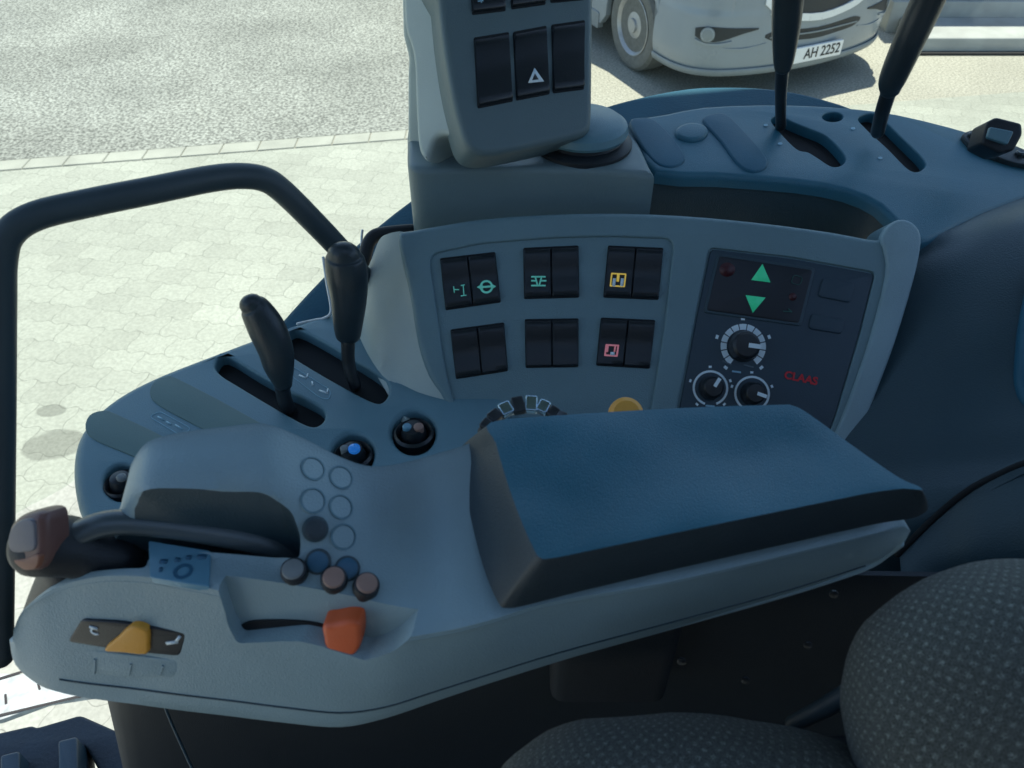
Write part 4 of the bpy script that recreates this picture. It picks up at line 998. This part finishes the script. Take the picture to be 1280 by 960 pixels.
# throttle slider
SCI = Plane(SC.o-SC.n*.0098, SC.n)
slab('slider_track', SCI, smooth2([(296, 786), (312, 776), (345, 774), (385, 776), (418, 784), (420, 793), (385, 786), (345, 785), (318, 789), (300, 795)], 3), M['pit'], arm, h=.0012, depth=.004, bev=.0004)
slab('slider_track', SCI, smooth2([(316, 790), (345, 787), (385, 789), (415, 796), (414, 801), (385, 795), (345, 792), (318, 794)], 3), M['tray'], arm, h=.0016, depth=.004, bev=.0004)
slab('throttle_slider', Plane(SC.o+SC.n*.0, SC.n), smooth2([(405, 778), (420, 775), (436, 772), (450, 774), (453, 785), (452, 803), (443, 816), (432, 824), (420, 817), (409, 806), (406, 792)], 3), M['orange'], arm, h=.005, depth=.022, bev=.004)

# pad
ptr = [(614, 529), (700, 520), (850, 511), (970, 507), (990, 508), (1010, 518), (1065, 558), (1120, 596), (1146, 608), (1151, 613), (1135, 611), (1090, 616), (1000, 634), (850, 665), (740, 688), (690, 698), (676, 697), (668, 686), (650, 645), (634, 600), (621, 555)]
pbr = [(581, 557), (690, 545), (850, 535), (980, 530), (1005, 532), (1030, 548), (1080, 585), (1135, 620), (1155, 630), (1159, 638), (1140, 648), (1095, 655), (1000, 676), (850, 710), (730, 738), (660, 756), (634, 760), (622, 752), (603, 705), (588, 645), (577, 590)]
T = [PZ(x_, y_, 2.168) for x_, y_ in ptr]; Bq = [PZ(x_, y_, 2.118) for x_, y_ in pbr]
cT = sum(T, Vector())/len(T)
rings = [[b_ for b_ in Bq], [b_.lerp(t_, .08)+(b_-cT)*.004 for b_, t_ in zip(Bq, T)], [b_.lerp(t_, .5)+(b_-cT)*.01 for b_, t_ in zip(Bq, T)], [b_.lerp(t_, .93)+(b_-cT)*.004 for b_, t_ in zip(Bq, T)], [t_.lerp(cT, .004) for t_ in T],
         [t_.lerp(cT, .03)+Vector((0, 0, .0006)) for t_ in T], [t_.lerp(cT, .4)+Vector((0, 0, .0007)) for t_ in T], [t_.lerp(cT, .97)+Vector((0, 0, .0008)) for t_ in T]]
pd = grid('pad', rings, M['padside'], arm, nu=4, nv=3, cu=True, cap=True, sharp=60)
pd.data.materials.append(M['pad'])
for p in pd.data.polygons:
    if p.normal.z > .86: p.material_index = 1  # upward faces take the painted sky sheen
# metal watch-like band and orange knob behind the pad
wb = thing('metal_band', 'shiny metal link band lying behind the left corner of the armrest pad', 'watch band', P(650, 525, .66))
wpts = [P(603, 536, .655), P(612, 525, .66), P(625, 515, .665), P(640, 508, .668), P(656, 505, .67), P(672, 506, .67), P(686, 512, .668), P(697, 519, .665), P(708, 523, .66)]
for i in range(len(wpts)-1):
    a_, b_ = wpts[i], wpts[i+1]; d = (b_-a_).normalized(); c = (a_+b_)/2; n_ = Vector((0, -.25, .97)); s_ = d.cross(n_).normalized(); n_ = s_.cross(d)
    L_ = (b_-a_).length*.47; W_ = (.004, .005, .006, .0075, .0075, .006, .005, .004)[i]
    pl = Plane(c, n_); pl.n = n_; pl.u = d; pl.v = n_.cross(d)
    mt2 = M['glint'] if i in (2, 4, 5) else M['steel']  # paler links stand in for highlights on dark metal
    slab('link', pl, rpoly([(-L_, -W_), (L_, -W_), (L_, W_), (-L_, W_)], .002, 3), mt2, wb, h=.003, depth=.006, bev=.0012, pixels=False)
tube('band_core', [p-Vector((0, 0, .004)) for p in wpts], .0045, M['black'], wb, n=12)
kn = lathe('orange_knob', P(781, 520, .80), (0, -.55, .8), [(.016, -.03), (.016, 0), (.0175, .004), (.0172, .010), (.013, .014), (.0, .015)], M['amber'], None, n=32)
tag(kn, 'round orange knob showing behind the middle of the armrest pad', 'knob')

# drive lever: brown-tipped knob and handle bar
dl = thing('drive_lever', 'dark drive joystick with a brown thumb button at the armrest front', 'joystick', P(120, 720, .62))
tube('handle_bar', [P(95, 668, .575), P(130, 655, .575), P(170, 653, .58), (P(230, 659, .585)), P(290, 668, .59), P(340, 680, .60), P(372, 696, .615)], [.0105, .010, .010, .0105, .0115, .012, .012], M['barmat'], dl, n=20, squash=.8)
hd = [([(48, 652), (66, 642), (92, 644), (104, 660), (104, 700), (80, 722), (50, 716), (38, 690)], .565)]
tube('knob_head', [P(46, 684, .575), P(64, 682, .575), P(84, 683, .58), P(110, 690, .588), P(150, 700, .60), P(176, 706, .61)], [.0215, .0225, .0225, .021, .021, .016], M['black'], dl, n=26, squash=.95)
tube('knob_stem', [P(95, 705, .60), P(72, 745, .64), P(52, 785, .68)], [.022, .020, .018], M['black'], dl, n=20)
TBP = Plane(P(28, 680, .553), (-.35, -.75, .55))
tb = slab('thumb_button', TBP, smooth2([(5, 680), (8, 660), (18, 647), (34, 641), (50, 643), (54, 662), (54, 692), (48, 712), (32, 716), (16, 708), (7, 696)], 3), M['brown'], dl, h=0, depth=.020, bev=.007, seg=5)
slab('button_face', TBP, smooth2([(12, 680), (14, 664), (22, 653), (34, 648), (44, 651), (46, 668), (45, 686), (32, 690), (18, 690)], 3), M['thumbface'], tb, h=.0015, depth=.004, bev=.0015)
slab('button_ridge', TBP, smooth2([(18, 699), (32, 698), (50, 692), (50, 704), (44, 711), (30, 711)], 3), M['ridge'], tb, h=.0015, depth=.004, bev=.0012)
slab('lever_gaiter', zplane(2.083), rpoly([(128, 672), (182, 672), (182, 720), (120, 722)], 6, 3), M['black'], dl, h=.002, depth=.01, bev=.002)

# ================================================================== SEAT
seat = thing('driver_seat', 'dark grey dotted fabric driver seat at the lower right corner', 'seat', P(1150, 900, .6))
camrot = Matrix((RT, UP, -FW)).transposed().to_4x4()
def cushion(name, c, rx, ry, rz, pw=2.4, roll=0):
    bm = bmesh.new(); bmesh.ops.create_uvsphere(bm, u_segments=64, v_segments=40, radius=1)
    for v in bm.verts:
        x_, y_, z_ = v.co
        L_ = (abs(x_)**pw+abs(y_)**pw+abs(z_)**pw)**(1/pw); v.co = Vector((x_*rx, y_*ry, z_*rz))/L_; v.co *= 1+.030*(noise.noise(v.co*16+Vector((3, 1, 7)))+.4*noise.noise(v.co*40))
    uvl = bm.loops.layers.uv.new('UVMap')
    for f in bm.faces:
        for lp in f.loops:
            q_ = lp.vert.co; d_ = Vector((q_.x/rx, q_.y/ry, q_.z/rz)).normalized(); th_ = math.acos(max(-1, min(1, d_.z))); rho = max(1e-6, math.hypot(q_.x, q_.y))
            e_ = math.hypot(q_.x, q_.y)*(th_/max(.05, math.sin(min(th_, 1.57))))*.92
            lp[uvl].uv = (q_.x/rho*e_, q_.y/rho*e_)
    me = bpy.data.meshes.new(name); bm.to_mesh(me); bm.free(); me.materials.append(M['fabric'])
    me.polygons.foreach_set('use_smooth', [True]*len(me.polygons))
    o = bpy.data.objects.new(name, me); COL.objects.link(o); o.parent = seat; o.location = c-wloc(seat)
    o.rotation_euler = (camrot @ Matrix.Rotation(roll, 4, 'Z')).to_euler(); return o
cushion('backrest', P(1276, 887, .53), .112, .096, .07, 2.3, math.radians(12))
cushion('seat_cushion', P(888, 1062, .56), .165, .086, .08, 2.3, math.radians(-4))
tube('backrest_hinge', [P(990, 905, .62), P(1030, 885, .60), P(1075, 858, .58)], [.006, .007, .008], M['rubber'], seat, n=12)
grid('seat_frame', [[P(700, 1100, .70), P(1000, 1100, .68), P(1300, 1100, .66)], [P(700, 960, .72), P(1000, 930, .70), P(1300, 930, .68)]], M['black'], seat, nu=2, nv=2, thick=.03)
box('armrest_support', (.10, .42, 1.90), (.12, .07, .22), M['black'], seat, bev=.01)
sb = [lathe('bolt', P(x_, y_, t_), (-.2, -1, .4), [(.004, 0), (.004, .002), (.002, .003), (.0, .003)], M['steel'], seat, n=8) for x_, y_, t_ in ((852, 826, .70), (1042, 742, .70), (1010, 806, .72), (932, 850, .72))]

# ================================================================== LOWER LEFT: door sill, floor edge, pedals
sillp = zplane(.42)
sl2 = thing('door_sill', 'pale metal door sill with fine ribs at the lower left', 'sill', sillp.hit(50, 880))
slab('sill_plate', sillp, rpoly([(-40, 905), (-40, 862), (0, 842), (40, 842), (125, 868), (60, 878), (0, 900)], 3, 2), M['sill'], sl2, h=0, depth=.02, bev=.002)
for l in ((-30, 858, 35, 838), (-30, 902, 120, 866)):
    bar('sill_rib', sillp, *l, .008, M['darkgap'], sl2, h=.003)
for l in ((7, 868, 8, 880), (48, 855, 50, 862), (55, 852, 72, 848)):
    bar('sill_rib', sillp, *l, .006, M['darkgap'], sl2, h=.003)
FLP = zplane(1.15)
mat_ = slab('floor_mat', FLP, rpoly([(-60, 930), (0, 915), (40, 906), (45, 909), (100, 893), (150, 915), (185, 930), (185, 1060), (150, 1060), (135, 985), (105, 930), (108, 960), (100, 1060), (-60, 1060)], 5, 2), M['floor'], None, h=.0, depth=.05, bev=.006)
tag(mat_, 'dark rubber floor mat edge with a notch below the armrest', 'floor mat')
pedal = thing('foot_pedal', 'dark angled pedal blocks at the bottom left corner', 'pedal', P(60, 960, 1.4))
slab('pedal_plate', zplane(1.19), rpoly([(72, 926), (96, 920), (98, 1000), (74, 1010)], 4, 2), M['cover'], pedal, h=0, depth=.05, bev=.004)
slab('pedal_plate', zplane(1.19), rpoly([(0, 944), (24, 938), (24, 1000), (0, 1010)], 4, 2), M['cover'], pedal, h=0, depth=.05, bev=.004)
tube('cable', [P(205, 880, .84), P(215, 905, .84), P(240, 960, .84), P(260, 1000, .84)], .0015, M['cover'], cab, n=10)

# ================================================================== LIGHT
W = bpy.data.worlds.new('World'); S.world = W; W.use_nodes = True
nt = W.node_tree; bg = nt.nodes['Background']; sky = nt.nodes.new('ShaderNodeTexSky'); sky.sky_type = 'NISHITA'; sky.sun_disc = False
EL = math.radians(75); AZ = math.radians(8)     # azimuth from +Y towards +X
sky.sun_elevation = EL; sky.sun_rotation = AZ; sky.ozone_density = 1.0; sky.air_density = 1.0; sky.dust_density = .4
nt.links.new(sky.outputs[0], bg.inputs[0]); bg.inputs[1].default_value = .13
sd = bpy.data.lights.new('sun', 'SUN'); sd.energy = 4.3; sd.angle = math.radians(.5); sd.color = (1, .95, .86)
so = bpy.data.objects.new('sun', sd); COL.objects.link(so)
dv = Vector((math.sin(AZ)*math.cos(EL), math.cos(AZ)*math.cos(EL), math.sin(EL)))
so.rotation_euler = dv.to_track_quat('Z', 'Y').to_euler(); so.location = (0, 0, 12)
S.render.engine = 'CYCLES'
S.view_settings.view_transform = 'Standard'; S.view_settings.look = 'None'; S.view_settings.exposure = .9; S.view_settings.gamma = 1
cd.dof.use_dof = True; cd.dof.focus_distance = 1.25; cd.dof.aperture_fstop = 11
